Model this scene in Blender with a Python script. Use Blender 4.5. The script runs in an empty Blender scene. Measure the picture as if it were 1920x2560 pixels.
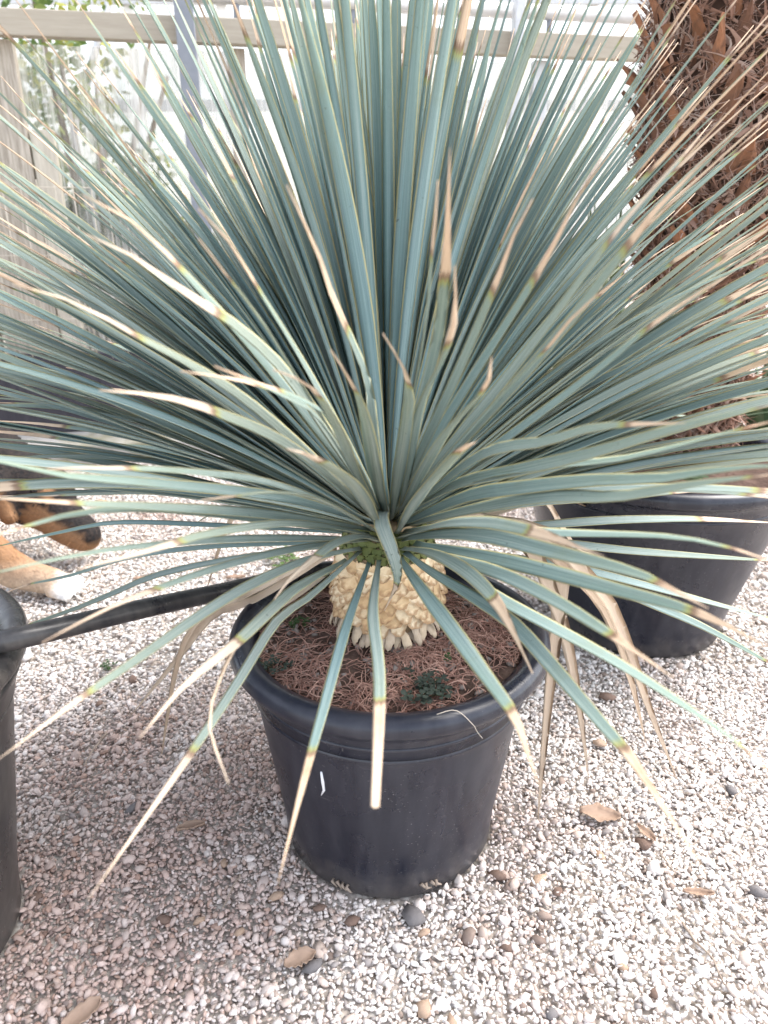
import bpy, math, random
import numpy as np
from mathutils import Vector, Matrix, noise
R = math.radians
rnd = random.Random(7)
rng = np.random.default_rng(7)
scn = bpy.context.scene
C = scn.collection

# ------------------------------------------------------------------ camera, world, sun, exposure
F_PX, PITCH, CAM_H = 1849.0, R(22.0), 0.713
cam_d = bpy.data.cameras.new('camera'); cam = bpy.data.objects.new('camera', cam_d); C.objects.link(cam)
cam.location = (0, 0, CAM_H); cam.rotation_euler = (R(90) - PITCH, 0, 0)
cam_d.sensor_fit = 'VERTICAL'; cam_d.sensor_height = 36.0; cam_d.lens = 36.0 * F_PX / 2560.0
cam_d.clip_start = 0.02; cam_d.clip_end = 2000
cam_d.dof.use_dof = True; cam_d.dof.focus_distance = 0.84; cam_d.dof.aperture_fstop = 7.0
scn.camera = cam

SUN_EL, SUN_AZ = R(55), R(65)          # azimuth from +Y towards +X
w = bpy.data.worlds.new('World'); scn.world = w; w.use_nodes = True
nt = w.node_tree; bg = nt.nodes['Background']
sky = nt.nodes.new('ShaderNodeTexSky'); sky.sky_type = 'NISHITA'; sky.sun_disc = False
sky.sun_elevation = SUN_EL; sky.sun_rotation = SUN_AZ; sky.air_density = 1.0; sky.dust_density = 2.0
hs = nt.nodes.new('ShaderNodeHueSaturation'); hs.inputs['Saturation'].default_value = 0.40   # milky, clouded sky
nt.links.new(sky.outputs[0], hs.inputs['Color']); nt.links.new(hs.outputs[0], bg.inputs[0])
bg.inputs[1].default_value = 0.15
sd = bpy.data.lights.new('sun', 'SUN'); sd.energy = 1.2; sd.angle = R(38); sd.color = (1.0, 0.94, 0.86)
so = bpy.data.objects.new('sun', sd); C.objects.link(so)
sdir = Vector((math.sin(SUN_AZ) * math.cos(SUN_EL), math.cos(SUN_AZ) * math.cos(SUN_EL), math.sin(SUN_EL)))
so.rotation_euler = sdir.to_track_quat('Z', 'Y').to_euler(); so.location = (3, 1, 5)
vs = scn.view_settings; vs.view_transform = 'Standard'; vs.look = 'None'; vs.gamma = 1.0; vs.exposure = 2.1
vs.use_curve_mapping = False

# ------------------------------------------------------------------ helpers
CP, SP = math.cos(PITCH), math.sin(PITCH)
def ray(x, y):                          # photograph pixel (1920 x 2560) -> direction with unit depth
    u = (x - 960) / F_PX; v = (1280 - y) / F_PX
    return Vector((u, CP + v * SP, -SP + v * CP))
CAMP = Vector((0, 0, CAM_H))
def at_z(x, y, z=0.0):
    d = ray(x, y); return CAMP + d * ((z - CAM_H) / d.z)
def at_y(x, y, Y):
    d = ray(x, y); return CAMP + d * (Y / d.y)
def depth_of(p): return p[1] * CP - (p[2] - CAM_H) * SP

def tag(o, label=None, cat=None, group=None, kind=None):
    if label: o['label'] = label
    if cat: o['category'] = cat
    if group: o['group'] = group
    if kind: o['kind'] = kind
    return o
def empty(name, loc=(0, 0, 0), rz=0):
    o = bpy.data.objects.new(name, None); C.objects.link(o); o.location = loc; o.rotation_euler = (0, 0, rz)
    o.empty_display_size = 0.05
    return o
def link_mesh(name, me, mat, parent=None, loc=None, rot=None, scale=None):
    o = bpy.data.objects.new(name, me); C.objects.link(o)
    if mat and not me.materials: me.materials.append(mat)
    if parent: o.parent = parent
    if loc is not None: o.location = loc
    if rot is not None: o.rotation_euler = rot
    if scale is not None: o.scale = scale
    return o

class MB:
    def __init__(s): s.v = []; s.f = []; s.a = {}
    def add(s, vs, fs, **at):
        o = len(s.v); s.v += [tuple(p) for p in vs]; s.f += [tuple(i + o for i in f) for f in fs]
        for k, val in at.items(): s.a.setdefault(k, []).extend(val)
    def box(s, a, b, rot=None, jit=0):
        x0, y0, z0 = a; x1, y1, z1 = b
        vs = [Vector((x, y, z)) for z in (z0, z1) for y in (y0, y1) for x in (x0, x1)]
        s.add(vs, [(0, 2, 3, 1), (4, 5, 7, 6), (0, 1, 5, 4), (2, 6, 7, 3), (0, 4, 6, 2), (1, 3, 7, 5)])
    def tube(s, pts, r, n=8, cap=True, **at):
        pts = [Vector(p) for p in pts]; m = len(pts)
        rs = r if isinstance(r, (list, tuple)) else [r] * m
        vs = []; ref = None
        for i, p in enumerate(pts):
            t = (pts[min(i + 1, m - 1)] - pts[max(i - 1, 0)]).normalized()
            if ref is None: ref = Vector((0, 0, 1)) if abs(t.z) < .9 else Vector((1, 0, 0))
            a = t.cross(ref).normalized(); b = a.cross(t).normalized(); ref = b
            for k in range(n):
                an = 2 * math.pi * k / n; vs.append(p + (a * math.cos(an) + b * math.sin(an)) * rs[i])
        fs = [(i * n + k, i * n + (k + 1) % n, (i + 1) * n + (k + 1) % n, (i + 1) * n + k) for i in range(m - 1) for k in range(n)]
        if cap: fs += [tuple(range(n - 1, -1, -1)), tuple(range((m - 1) * n, m * n))]
        s.add(vs, fs, **{k: v * len(vs) if len(v) == 1 else v for k, v in at.items()})
    def lathe(s, prof, n=96, c=(0, 0, 0), closed=False):
        vs = [(c[0] + r * math.cos(2 * math.pi * k / n), c[1] + r * math.sin(2 * math.pi * k / n), c[2] + z) for r, z in prof for k in range(n)]
        m = len(prof)
        s.add(vs, [(i * n + k, i * n + (k + 1) % n, (i + 1) * n + (k + 1) % n, (i + 1) * n + k) for i in range(m - 1) for k in range(n)])
    def mesh(s, name, smooth=True):
        me = bpy.data.meshes.new(name); me.from_pydata(s.v, [], s.f)
        for k, val in s.a.items():
            at = me.attributes.new(k, 'FLOAT', 'POINT'); at.data.foreach_set('value', val)
        if smooth: me.polygons.foreach_set('use_smooth', [True] * len(me.polygons))
        me.update(); return me
    def build(s, name, mat, parent=None, smooth=True, **kw):
        return link_mesh(name, s.mesh(name, smooth), mat, parent, **kw)

# node material helper -------------------------------------------------------
class NM:
    def __init__(s, name, rough=0.6, spec=0.3):
        s.m = bpy.data.materials.new(name); s.m.use_nodes = True; s.t = s.m.node_tree
        s.b = s.t.nodes['Principled BSDF']; s.b.inputs['Roughness'].default_value = rough
        s.b.inputs['Specular IOR Level'].default_value = spec
        s.tc = None
    def n(s, typ, **kw):
        nd = s.t.nodes.new('ShaderNode' + typ)
        for k, v in kw.items():
            if k.startswith('_'): setattr(nd, k[1:], v)
            else: nd.inputs[k].default_value = v
        return nd
    def l(s, a, b): s.t.links.new(a, b)
    def obj(s, scale=(1, 1, 1)):
        if not s.tc: s.tc = s.n('TexCoord')
        mp = s.n('Mapping'); mp.inputs['Scale'].default_value = scale; s.l(s.tc.outputs['Object'], mp.inputs[0]); return mp.outputs[0]
    def noise(s, scale, detail=4, rough=.55, sc=(1, 1, 1), vec=None, dist=0):
        nd = s.n('TexNoise', Scale=scale, Detail=detail, Roughness=rough, Distortion=dist)
        s.l(vec if vec is not None else s.obj(sc), nd.inputs['Vector']); return nd.outputs['Fac']
    def ramp(s, fac, stops, interp='LINEAR'):
        nd = s.t.nodes.new('ShaderNodeValToRGB'); cr = nd.color_ramp; cr.interpolation = interp
        while len(cr.elements) > 1: cr.elements.remove(cr.elements[-1])
        for i, (p, c) in enumerate(stops):
            e = cr.elements[0] if i == 0 else cr.elements.new(p)
            e.position = p; e.color = (c if len(c) == 4 else (*c, 1)) if hasattr(c, '__len__') else (c, c, c, 1)
        s.l(fac, nd.inputs[0]); return nd.outputs[0]
    def mix(s, fac, a, b, mode='MIX'):
        nd = s.t.nodes.new('ShaderNodeMix'); nd.data_type = 'RGBA'; nd.blend_type = mode
        for v, i in ((fac, 0), (a, 6), (b, 7)):
            if isinstance(v, bpy.types.NodeSocket): s.l(v, nd.inputs[i])
            elif i == 0: nd.inputs[0].default_value = v
            else: nd.inputs[i].default_value = (*v, 1)
        return nd.outputs[2]
    def math(s, op, a, b=None, c=None, clamp=False):
        nd = s.t.nodes.new('ShaderNodeMath'); nd.operation = op; nd.use_clamp = clamp
        for i, v in enumerate((a, b, c)):
            if v is None: continue
            if isinstance(v, bpy.types.NodeSocket): s.l(v, nd.inputs[i])
            else: nd.inputs[i].default_value = v
        return nd.outputs[0]
    def attr(s, name, typ='GEOMETRY', out='Fac'):
        nd = s.n('Attribute'); nd.attribute_name = name; nd.attribute_type = typ; return nd.outputs[out]
    def rand(s): return s.n('ObjectInfo').outputs['Random']
    def col(s, c):
        if isinstance(c, bpy.types.NodeSocket): s.l(c, s.b.inputs['Base Color'])
        else: s.b.inputs['Base Color'].default_value = (*c, 1)
        return s
    def bump(s, h, strength=.3, dist=.002):
        nd = s.n('Bump', Strength=strength, Distance=dist); s.l(h, nd.inputs['Height']); s.l(nd.outputs[0], s.b.inputs['Normal']); return s
    def translucent(s, colsock, fac):
        tr = s.n('BsdfTranslucent'); s.l(colsock, tr.inputs[0])
        mx = s.n('MixShader'); mx.inputs[0].default_value = fac
        s.l(s.b.outputs[0], mx.inputs[1]); s.l(tr.outputs[0], mx.inputs[2])
        s.l(mx.outputs[0], s.t.nodes['Material Output'].inputs[0]); return s

# ------------------------------------------------------------------ materials
def mat_plastic(name, base, dust):
    m = NM(name, .42, .45)
    st = m.noise(7, 4, .6, (6, 6, .5)); sp = m.noise(420, 2, .5); bl = m.noise(14, 5, .6)
    c = m.mix(m.ramp(st, [(.40, 0), (.66, .85)]), base, dust)
    c = m.mix(m.ramp(bl, [(.48, 0), (.8, .55)]), c, dust)
    c = m.mix(m.math('MULTIPLY', m.ramp(sp, [(.70, 0), (.73, .8)]), m.ramp(m.noise(9, 3), [(.50, 0), (.62, 1)])), c, (.30, .285, .28))
    sx = m.n('SeparateXYZ'); m.l(m.obj(), sx.inputs[0])
    spl = m.math('MULTIPLY', m.ramp(m.math('MULTIPLY_ADD', m.noise(35, 5, .7), .09, sx.outputs[2]), [(.045, 1), (.095, 0)]), .55)
    c = m.mix(spl, c, (.13, .115, .105))
    mk = m.noise(1.0, 4, .6, (55, 55, 9)); c = m.mix(m.ramp(mk, [(.60, 0), (.72, .5)]), c, dust)
    scr = m.noise(1.0, 3, .6, (12, 12, 260)); c = m.mix(m.ramp(scr, [(.70, 0), (.76, .45)]), c, (.16, .15, .15))
    m.col(c); m.l(m.ramp(bl, [(.3, .20), (.75, .44)]), m.b.inputs['Roughness'])
    m.bump(m.noise(60, 4), .12, .002); return m.m
M_POT = mat_plastic('black_plastic', (.009, .011, .021), (.030, .032, .044))
M_POT_OLD = mat_plastic('worn_black_plastic', (.028, .027, .028), (.095, .085, .078))
M_HOSE = mat_plastic('hose_plastic', (.018, .018, .022), (.07, .066, .064))
M_WHITE = NM('white_paint', .6).col((.75, .76, .80)).m

def mat_leaf():
    m = NM('yucca_leaf', .52, .28)
    t, s, dry, hue = (m.attr(k) for k in ('lt', 'ls', 'dry', 'hue'))
    cb = m.n('CombineXYZ'); m.l(m.math('MULTIPLY_ADD', s, 5.0, m.math('MULTIPLY', hue, 91)), cb.inputs[0]); m.l(m.math('MULTIPLY', t, 1.6), cb.inputs[1]); m.l(hue, cb.inputs[2])
    stre = m.noise(1.0, 5, .65, vec=cb.outputs[0])
    blot = m.noise(22, 5, .6)
    g = m.mix(hue, (.180, .320, .345), (.400, .455, .410))
    wn = m.n('TexWhiteNoise', _noise_dimensions='1D'); m.l(m.math('MULTIPLY', hue, 173.0), wn.inputs['W'])
    tint = m.ramp(m.math('MULTIPLY_ADD', wn.outputs['Value'], .4, m.math('MULTIPLY', hue, .75)), [(0, (.175, .310, .370)), (.35, (.200, .345, .345)), (.7, (.355, .405, .355)), (1, (.375, .390, .255))])
    g = m.mix(.55, g, tint)
    g = m.mix(.20, g, (.380, .425, .440))
    g = m.mix(m.ramp(stre, [(.33, .55), (.60, 0)]), g, (.110, .190, .172))
    g = m.mix(m.ramp(stre, [(.54, 0), (.74, .55)]), g, (.46, .51, .46))  # pale bands: leaf striping plus glossy sheen put into the colour
    g = m.mix(m.ramp(blot, [(.58, 0), (.74, .35)]), g, (.23, .26, .15))
    cb2 = m.n('CombineXYZ'); m.l(m.math('MULTIPLY_ADD', s, 15.0, m.math('MULTIPLY', hue, 57)), cb2.inputs[0]); m.l(m.math('MULTIPLY', t, 2.5), cb2.inputs[1])
    fine = m.noise(1.0, 2, .5, vec=cb2.outputs[0])
    g = m.mix(m.ramp(fine, [(.30, .50), (.48, 0)]), g, (.085, .150, .140))
    g = m.mix(m.ramp(fine, [(.55, 0), (.72, .40)]), g, (.50, .55, .50))
    speck = m.noise(160, 3, .6)
    g = m.mix(m.ramp(speck, [(.70, 0), (.74, .55)]), g, (.045, .060, .055))
    # warmer, greener towards the tip
    g = m.mix(m.ramp(t, [(.55, 0), (1, .45)]), g, (.215, .26, .125))
    edge = m.math('ABSOLUTE', s)
    g = m.mix(m.ramp(edge, [(.82, 0), (.90, .9)]), g, (.58, .53, .27))
    # dry tip, with an uneven front and a brown scorch line
    jig = m.math('MULTIPLY_ADD', m.math('SUBTRACT', stre, .5), .035, m.math('SUBTRACT', t, dry))
    tan = m.mix(stre, (.50, .32, .19), (.80, .65, .49))
    tan = m.mix(m.ramp(blot, [(.52, 0), (.70, .6)]), tan, (.25, .125, .060))
    tan = m.mix(m.ramp(hue, [(.35, 0), (.9, .55)]), tan, (.70, .60, .49))
    yb = m.ramp(m.math('ADD', jig, .5), [(.484, 0), (.496, .7), (.5, .7)])
    g = m.mix(yb, g, (.38, .37, .08))
    c = m.mix(m.ramp(m.math('ADD', jig, .5), [(.4995, 0), (.503, 1)]), g, tan)
    c = m.mix(m.ramp(m.math('ADD', jig, .5), [(.498, 0), (.501, .75), (.507, .75), (.516, 0)]), c, (.13, .06, .035))
    m.col(c); m.bump(stre, .18, .0008)
    m.translucent(c, .16); return m.m
M_LEAF = mat_leaf()

m = NM('trunk_scale', .8, .15); rd = m.rand(); nz = m.noise(90, 4)
c = m.ramp(rd, [(0, (.58, .40, .22)), (.35, (.72, .55, .34)), (1, (.80, .69, .50))]); c = m.mix(m.ramp(nz, [(.42, 0), (.68, .7)]), c, (.44, .27, .13))
c = m.mix(m.ramp(m.math('MULTIPLY_ADD', m.math('SUBTRACT', m.noise(200, 3), .5), .6, m.attr('lt')), [(.74, 0), (1.0, .8)]), c, (.36, .22, .12)); m.col(c).bump(m.noise(260, 4), .5, .0015); M_SCALE = m.m
m = NM('trunk_stub', .85, .1); rd = m.rand()
m.col(m.mix(m.noise(120, 4), m.mix(rd, (.74, .60, .42), (.52, .44, .36)), (.34, .25, .17))).bump(m.noise(300, 4), .3, .001); M_STUB = m.m
m = NM('green_scale', .6, .25); rd = m.rand()
m.col(m.mix(m.noise(120, 3), m.mix(rd, (.105, .135, .035), (.19, .20, .06)), (.06, .08, .03))); M_GSCALE = m.m
m = NM('trunk_core', .9, .1); m.col(m.mix(m.noise(60), (.20, .14, .08), (.42, .31, .19))); M_CORE = m.m

m = NM('potting_soil', .95, .1); nz = m.noise(40, 6, .7)
c = m.ramp(nz, [(.3, (.045, .030, .024)), (.55, (.115, .075, .060)), (.75, (.20, .140, .115))])
m.col(c).bump(m.noise(110, 6, .7), .9, .006); M_SOIL = m.m
m = NM('red_roots', .85, .1); hu = m.attr('hue'); m.col(m.mix(hu, (.22, .105, .080), (.52, .33, .26))); M_ROOT = m.m

m = NM('gravel_stone', .75, .2)
va = m.attr('pcol', out='Color'); m.col(m.mix(m.ramp(m.noise(220, 4), [(.4, 0), (.75, .35)]), va, (.30, .25, .21))).bump(m.noise(300, 3), .25, .001); M_GRAVEL = m.m
m = NM('ground_grit', .9, .1)
vo = m.n('TexVoronoi', Scale=110.0); m.l(m.obj(), vo.inputs['Vector'])
sep = m.n('SeparateColor'); m.l(vo.outputs['Color'], sep.inputs[0])
stone = m.ramp(sep.outputs[0], [(0, (.30, .25, .21)), (.35, (.52, .47, .42)), (1, (.70, .66, .60))])
gap = m.ramp(vo.outputs['Distance'], [(.30, 0), (.62, .8)])
c = m.mix(gap, stone, (.42, .365, .325)); c = m.mix(m.ramp(m.noise(1.3, 4), [(.5, 0), (.7, .4)]), c, (.20, .155, .125))
m.col(c).bump(m.math('SUBTRACT', 1.0, vo.outputs['Distance']), .8, .006); M_GROUND = m.m

M_ST = {}
for nm_, c0_, c1_ in (('dark grey', (.12, .11, .115), (.22, .205, .20)), ('brown', (.13, .085, .068), (.24, .165, .13)), ('tan', (.34, .225, .155), (.50, .37, .28))):
    m = NM('stone_' + nm_.replace(' ', '_'), .8, .2); m.col(m.mix(m.noise(140, 4), c0_, c1_)).bump(m.noise(200, 4), .4, .001); M_ST[nm_] = m.m
m = NM('loose_stone', .8, .2); rd = m.rand(); m.col(m.mix(m.noise(120, 4), m.ramp(rd, [(0, (.10, .085, .085)), (.4, (.20, .135, .105)), (.7, (.36, .235, .16)), (1, (.30, .28, .27))]), (.12, .095, .08))).bump(m.noise(200, 4), .4, .001); M_STONE = m.m
m = NM('dead_leaf', .8, .15); nz = m.noise(60, 5); m.col(m.mix(nz, (.42, .305, .235), (.26, .175, .125))).bump(nz, .3, .001); M_DEAD = m.m
m = NM('twig_bark', .85, .1); m.col(m.mix(m.noise(90, 4), (.22, .165, .13), (.42, .35, .29))); M_TWIG = m.m
m = NM('weed_leaf', .6, .25); rd = m.rand(); c = m.mix(rd, (.028, .058, .026), (.09, .15, .045)); m.col(c); m.translucent(c, .2); M_WEED = m.m
m = NM('dark_weed_leaf', .6, .25); c = m.mix(m.noise(50), (.020, .028, .024), (.05, .065, .05)); m.col(c); M_DWEED = m.m

def mat_wood(name, a, b, g):
    m = NM(name, .8, .15); gr = m.noise(14, 6, .65, (9, 9, .7)); bl = m.noise(6, 4)
    c = m.mix(m.ramp(gr, [(.32, 0), (.66, 1)]), a, b); c = m.mix(m.ramp(bl, [(.5, 0), (.75, .5)]), c, g); m.col(c).bump(gr, .3, .003); return m.m
M_WOOD = mat_wood('weathered_timber', (.23, .195, .155), (.56, .50, .42), (.36, .33, .29))
M_PALEWOOD = mat_wood('pale_timber', (.42, .37, .30), (.60, .55, .46), (.52, .50, .45))
m = NM('rail_timber', .75, .15); gr = m.noise(16, 6, .65, (.6, 9, 9)); m.col(m.mix(gr, (.30, .26, .205), (.50, .45, .37))).bump(gr, .2, .002); M_RAIL = m.m
m = NM('galvanised_metal', .45, .5); m.b.inputs['Metallic'].default_value = .5
m.col(m.mix(m.noise(40, 4), (.42, .42, .43), (.62, .62, .62))); M_GALV = m.m
m = NM('grey_painted_steel', .5, .4); m.col(m.mix(m.noise(30, 4), (.17, .185, .215), (.27, .285, .315))); M_STEEL = m.m
m = NM('dark_board', .7, .2); m.col(m.mix(m.noise(12, 5, .6, (6, 6, .6)), (.030, .029, .038), (.085, .080, .092))); M_DARKB = m.m
m = NM('concrete', .9, .1); nz = m.noise(25, 6, .65); c = m.mix(nz, (.30, .285, .27), (.52, .50, .47)); c = m.mix(m.ramp(m.noise(5, 4), [(.52, 0), (.66, .7)]), c, (.19, .175, .08)); m.col(c).bump(nz, .4, .004); M_CONC = m.m
m = NM('wire', .5, .4); m.col((.52, .46, .38)); M_WIRE = m.m
def mat_sheet():
    m = NM('clear_plastic_sheet', .35, .4)
    st = m.noise(30, 5, .7, (2.4, 2.4, .10)); bl = m.noise(2.2, 4)
    c = m.ramp(st, [(.38, (.30, .285, .26)), (.52, (.62, .60, .57)), (.7, (.84, .83, .81))]); m.col(c)
    m.bump(st, .5, .01)
    tl = m.n('BsdfTranslucent'); m.l(c, tl.inputs[0])
    a = m.n('MixShader'); a.inputs[0].default_value = .42; m.l(m.b.outputs[0], a.inputs[1]); m.l(tl.outputs[0], a.inputs[2])
    tp = m.n('BsdfTransparent'); tp.inputs[0].default_value = (.95, .96, .95, 1)
    b = m.n('MixShader'); m.l(m.ramp(m.math('MULTIPLY_ADD', bl, .5, m.math('MULTIPLY', st, .6)), [(.44, .10), (.68, .58)]), b.inputs[0]); m.l(tp.outputs[0], b.inputs[1]); m.l(a.outputs[0], b.inputs[2])
    m.l(b.outputs[0], m.t.nodes['Material Output'].inputs[0]); return m.m
M_SHEET = mat_sheet()
m = NM('white_cladding', .6, .3); m.col(m.mix(m.noise(3, 4), (.74, .74, .72), (.82, .82, .80))); M_WHITEP = m.m
m = NM('shrub_leaf', .55, .25); hu = m.attr('hue'); c = m.ramp(hu, [(0, (.045, .085, .03)), (.6, (.11, .17, .05)), (1, (.30, .30, .06))]); m.col(c); m.translucent(c, .3); M_SHRUB = m.m
m = NM('shrub_bark', .9, .1); m.col(m.mix(m.noise(40), (.08, .06, .045), (.18, .14, .1))); M_BARK = m.m
m = NM('palm_fibre', .9, .1); hu = m.attr('hue'); m.col(m.ramp(hu, [(0, (.11, .065, .050)), (.35, (.25, .135, .092)), (.6, (.34, .215, .165)), (1, (.50, .39, .33))])); M_FIBRE = m.m
m = NM('palm_base', .75, .2); rd = m.rand(); tt = m.attr('lt'); nz = m.noise(60, 5, .6, (1, 1, .4))
c = m.ramp(rd, [(0, (.15, .080, .055)), (.45, (.29, .135, .075)), (.8, (.37, .165, .085)), (1, (.32, .22, .17))])
c = m.mix(m.ramp(nz, [(.45, 0), (.7, .6)]), c, (.10, .062, .045)); m.col(c).bump(nz, .5, .003); M_PBASE = m.m
m = NM('palm_core', .95, .05); m.col(m.mix(m.noise(30, 5), (.050, .031, .024), (.15, .092, .068))); M_PCORE = m.m
m = NM('green_blade', .5, .3); hu = m.attr('hue'); c = m.mix(hu, (.05, .10, .04), (.18, .24, .14)); m.col(c); m.translucent(c, .2); M_BLADE = m.m

# ------------------------------------------------------------------ ground
POT_Y, RIM_H, RIM_R, BOT_R = .729, .283, .180, .1275
POT_X = .006
POTS = [(POT_X, POT_Y, BOT_R)]
mb = MB(); N = 24
mb.add([(-40 + 80 * i / N, -8 + 90 * j / N, 0) for j in range(N + 1) for i in range(N + 1)],
       [(j * (N + 1) + i, j * (N + 1) + i + 1, (j + 1) * (N + 1) + i + 1, (j + 1) * (N + 1) + i) for j in range(N) for i in range(N)])
tag(mb.build('ground', M_GROUND, smooth=False), kind='structure')

# other pots' places (used to keep stones out from under them)
P2 = (.475, 1.235); P2_R, P2_H, P2_B = .245, .335, .152
P3 = (-.524, .552); P3_R, P3_H, P3_B = .192, .346, .131
POTS += [(P2[0], P2[1], P2_B), (P3[0], P3[1], P3_B)]

def ico():
    p = (1 + 5 ** .5) / 2
    v = np.array([(-1, p, 0), (1, p, 0), (-1, -p, 0), (1, -p, 0), (0, -1, p), (0, 1, p), (0, -1, -p), (0, 1, -p), (p, 0, -1), (p, 0, 1), (-p, 0, -1), (-p, 0, 1)], float)
    f = np.array([(0, 11, 5), (0, 5, 1), (0, 1, 7), (0, 7, 10), (0, 10, 11), (1, 5, 9), (5, 11, 4), (11, 10, 2), (10, 7, 6), (7, 1, 8), (3, 9, 4), (3, 4, 2), (3, 2, 6), (3, 6, 8), (3, 8, 9), (4, 9, 5), (2, 4, 11), (6, 2, 10), (8, 6, 7), (9, 8, 1)])
    return v / np.linalg.norm(v[0]), f
OCT_V = np.array([(1, 0, 0), (-1, 0, 0), (0, 1, 0), (0, -1, 0), (0, 0, 1), (0, 0, -1)], float)
OCT_F = np.array([(0, 2, 4), (2, 1, 4), (1, 3, 4), (3, 0, 4), (2, 0, 5), (1, 2, 5), (3, 1, 5), (0, 3, 5)])

def pebbles(P, size, V, Fc):
    n = len(P); k = len(V)
    protos = V[None] * (1 + rng.uniform(-.20, .20, (40, k, 1)))
    v = protos[rng.integers(0, 40, n)]
    sc = np.stack([rng.uniform(.9, 1.55, n), rng.uniform(.65, 1.0, n), rng.uniform(.34, .58, n)], -1) * size[:, None] * .5
    v = v * sc[:, None, :]
    a, b, g = rng.uniform(0, 6.283, n), rng.normal(0, .45, n), rng.normal(0, .45, n)
    ca, sa, cb, sb, cg, sg = np.cos(a), np.sin(a), np.cos(b), np.sin(b), np.cos(g), np.sin(g)
    x, y, z = v[..., 0], v[..., 1], v[..., 2]
    y, z = y * cb[:, None] - z * sb[:, None], y * sb[:, None] + z * cb[:, None]
    x, z = x * cg[:, None] + z * sg[:, None], -x * sg[:, None] + z * cg[:, None]
    x, y = x * ca[:, None] - y * sa[:, None], x * sa[:, None] + y * ca[:, None]
    v = np.stack([x, y, z], -1) + P[:, None, :]
    f = Fc[None] + (np.arange(n) * k)[:, None, None]
    return v.reshape(-1, 3), f.reshape(-1, 3)
def vnoise(x, y, s, seed):
    r = np.random.default_rng(seed); g = r.random((64, 64)); u, v = (x * s) % 64, (y * s) % 64
    i, j = u.astype(int), v.astype(int); fu, fv = u - i, v - j; fu = fu * fu * (3 - 2 * fu); fv = fv * fv * (3 - 2 * fv)
    i1, j1 = (i + 1) % 64, (j + 1) % 64
    return (g[i, j] * (1 - fu) + g[i1, j] * fu) * (1 - fv) + (g[i, j1] * (1 - fu) + g[i1, j1] * fu) * fv
def gravel_zone(y0, y1, step, V, Fc):
    xs, ys = np.meshgrid(np.arange(-2.2, 2.2, step), np.arange(y0, y1, step))
    x = xs.ravel() + rng.uniform(-.55, .55, xs.size) * step; y = ys.ravel() + rng.uniform(-.55, .55, xs.size) * step
    keep = np.abs(x) < .44 + .56 * np.maximum(y - .3, 0)
    for px, py, pr in POTS: keep &= (x - px) ** 2 + (y - py) ** 2 > (pr + .002) ** 2
    x, y = x[keep], y[keep]; n = len(x)
    size = step * rng.lognormal(.16, .34, n)
    z = size * .16 + rng.uniform(0, .55, n) * step + .006 * vnoise(x + 5, y, 9, 3)
    v, f = pebbles(np.stack([x, y, z], -1), size, V, Fc)
    # stone colours: pale limestone, some pink-brown, a few grey; by the left pot, dirt and a soft shadow put into the colour
    earth_shade = np.clip(1.25 - np.hypot((x + .36) / .34, (y - .66) / .36), 0, 1) * (.35 + .9 * vnoise(x + 9, y + 3, 14, 5))
    earth_shade += .75 * np.clip(vnoise(x + 3, y + 9, 7, 8) - .55, 0, 1) * 2
    kind = rng.random(n); bri = rng.uniform(.78, 1.08, n)
    col = np.empty((n, 3)); col[:] = (.76, .70, .66)
    col[kind < .30] = (.83, .80, .77); col[(kind > .78)] = (.64, .535, .47); col[kind > .93] = (.34, .31, .30); col[kind > .985] = (.26, .20, .17)
    col *= bri[:, None]; e = np.clip(earth_shade * rng.uniform(.5, 1.3, n), 0, .85)[:, None]
    col = col * (1 - e) + col * np.array((.62, .46, .41)) * e
    return v, f, np.repeat(col, len(V), 0)
IV, IF = ico()
zones = [gravel_zone(.32, 1.05, .0045, IV, IF), gravel_zone(1.05, 2.75, .0068, OCT_V, OCT_F)]
vv = np.concatenate([z[0] for z in zones]); cc = np.concatenate([z[2] for z in zones])
ff = np.concatenate([zones[0][1], zones[1][1] + len(zones[0][0])])
me = bpy.data.meshes.new('gravel'); me.vertices.add(len(vv)); me.vertices.foreach_set('co', vv.ravel().astype('f'))
me.loops.add(ff.size); me.loops.foreach_set('vertex_index', ff.ravel().astype('i'))
me.polygons.add(len(ff)); me.polygons.foreach_set('loop_start', np.arange(0, ff.size, 3, dtype='i'))
at = me.color_attributes.new('pcol', 'FLOAT_COLOR', 'POINT'); at.data.foreach_set('color', np.concatenate([cc, np.ones((len(cc), 1))], 1).ravel().astype('f'))
me.polygons.foreach_set('use_smooth', np.ones(len(ff), bool)); me.update(calc_edges=True); me.validate()
tag(link_mesh('gravel', me, M_GRAVEL), 'pale crushed stone gravel covering the nursery floor', 'gravel', kind='stuff')

# ------------------------------------------------------------------ back wall of timber, clear sheet and rails
WO = Vector((-1.016, 2.30, 0)); WA = math.atan2(.35, 1.793)
wall = empty('timber_sheet_wall', WO, WA)
tag(wall, 'weathered timber and clear plastic sheet wall with a horizontal rail behind the yucca', 'wall')
def wbox(name, u0, u1, y0, y1, z0, z1, mat, bev=.003):
    mb = MB(); mb.box((u0, y0, z0), (u1, y1, z1)); o = mb.build(name, mat, wall, smooth=False)
    if bev:
        bm_ = o.modifiers.new('bevel', 'BEVEL'); bm_.width = bev; bm_.segments = 2
    return o
wbox('rail', -1.6, 2.0, -.045, -.003, 1.145, 1.207, M_RAIL)
mb = MB(); mb.tube([(-1.6, .03, 1.272), (2.0, .03, 1.272)], .020, 16); mb.build('top_pipe', M_GALV, wall)
for u in (-.9, -.1, .62, .95, 1.27, 1.55):
    mb = MB(); mb.tube([(u, .03, 1.20), (u, .03, 1.258)], .009, 8); mb.build('pipe_bracket', M_STEEL, wall)
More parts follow.
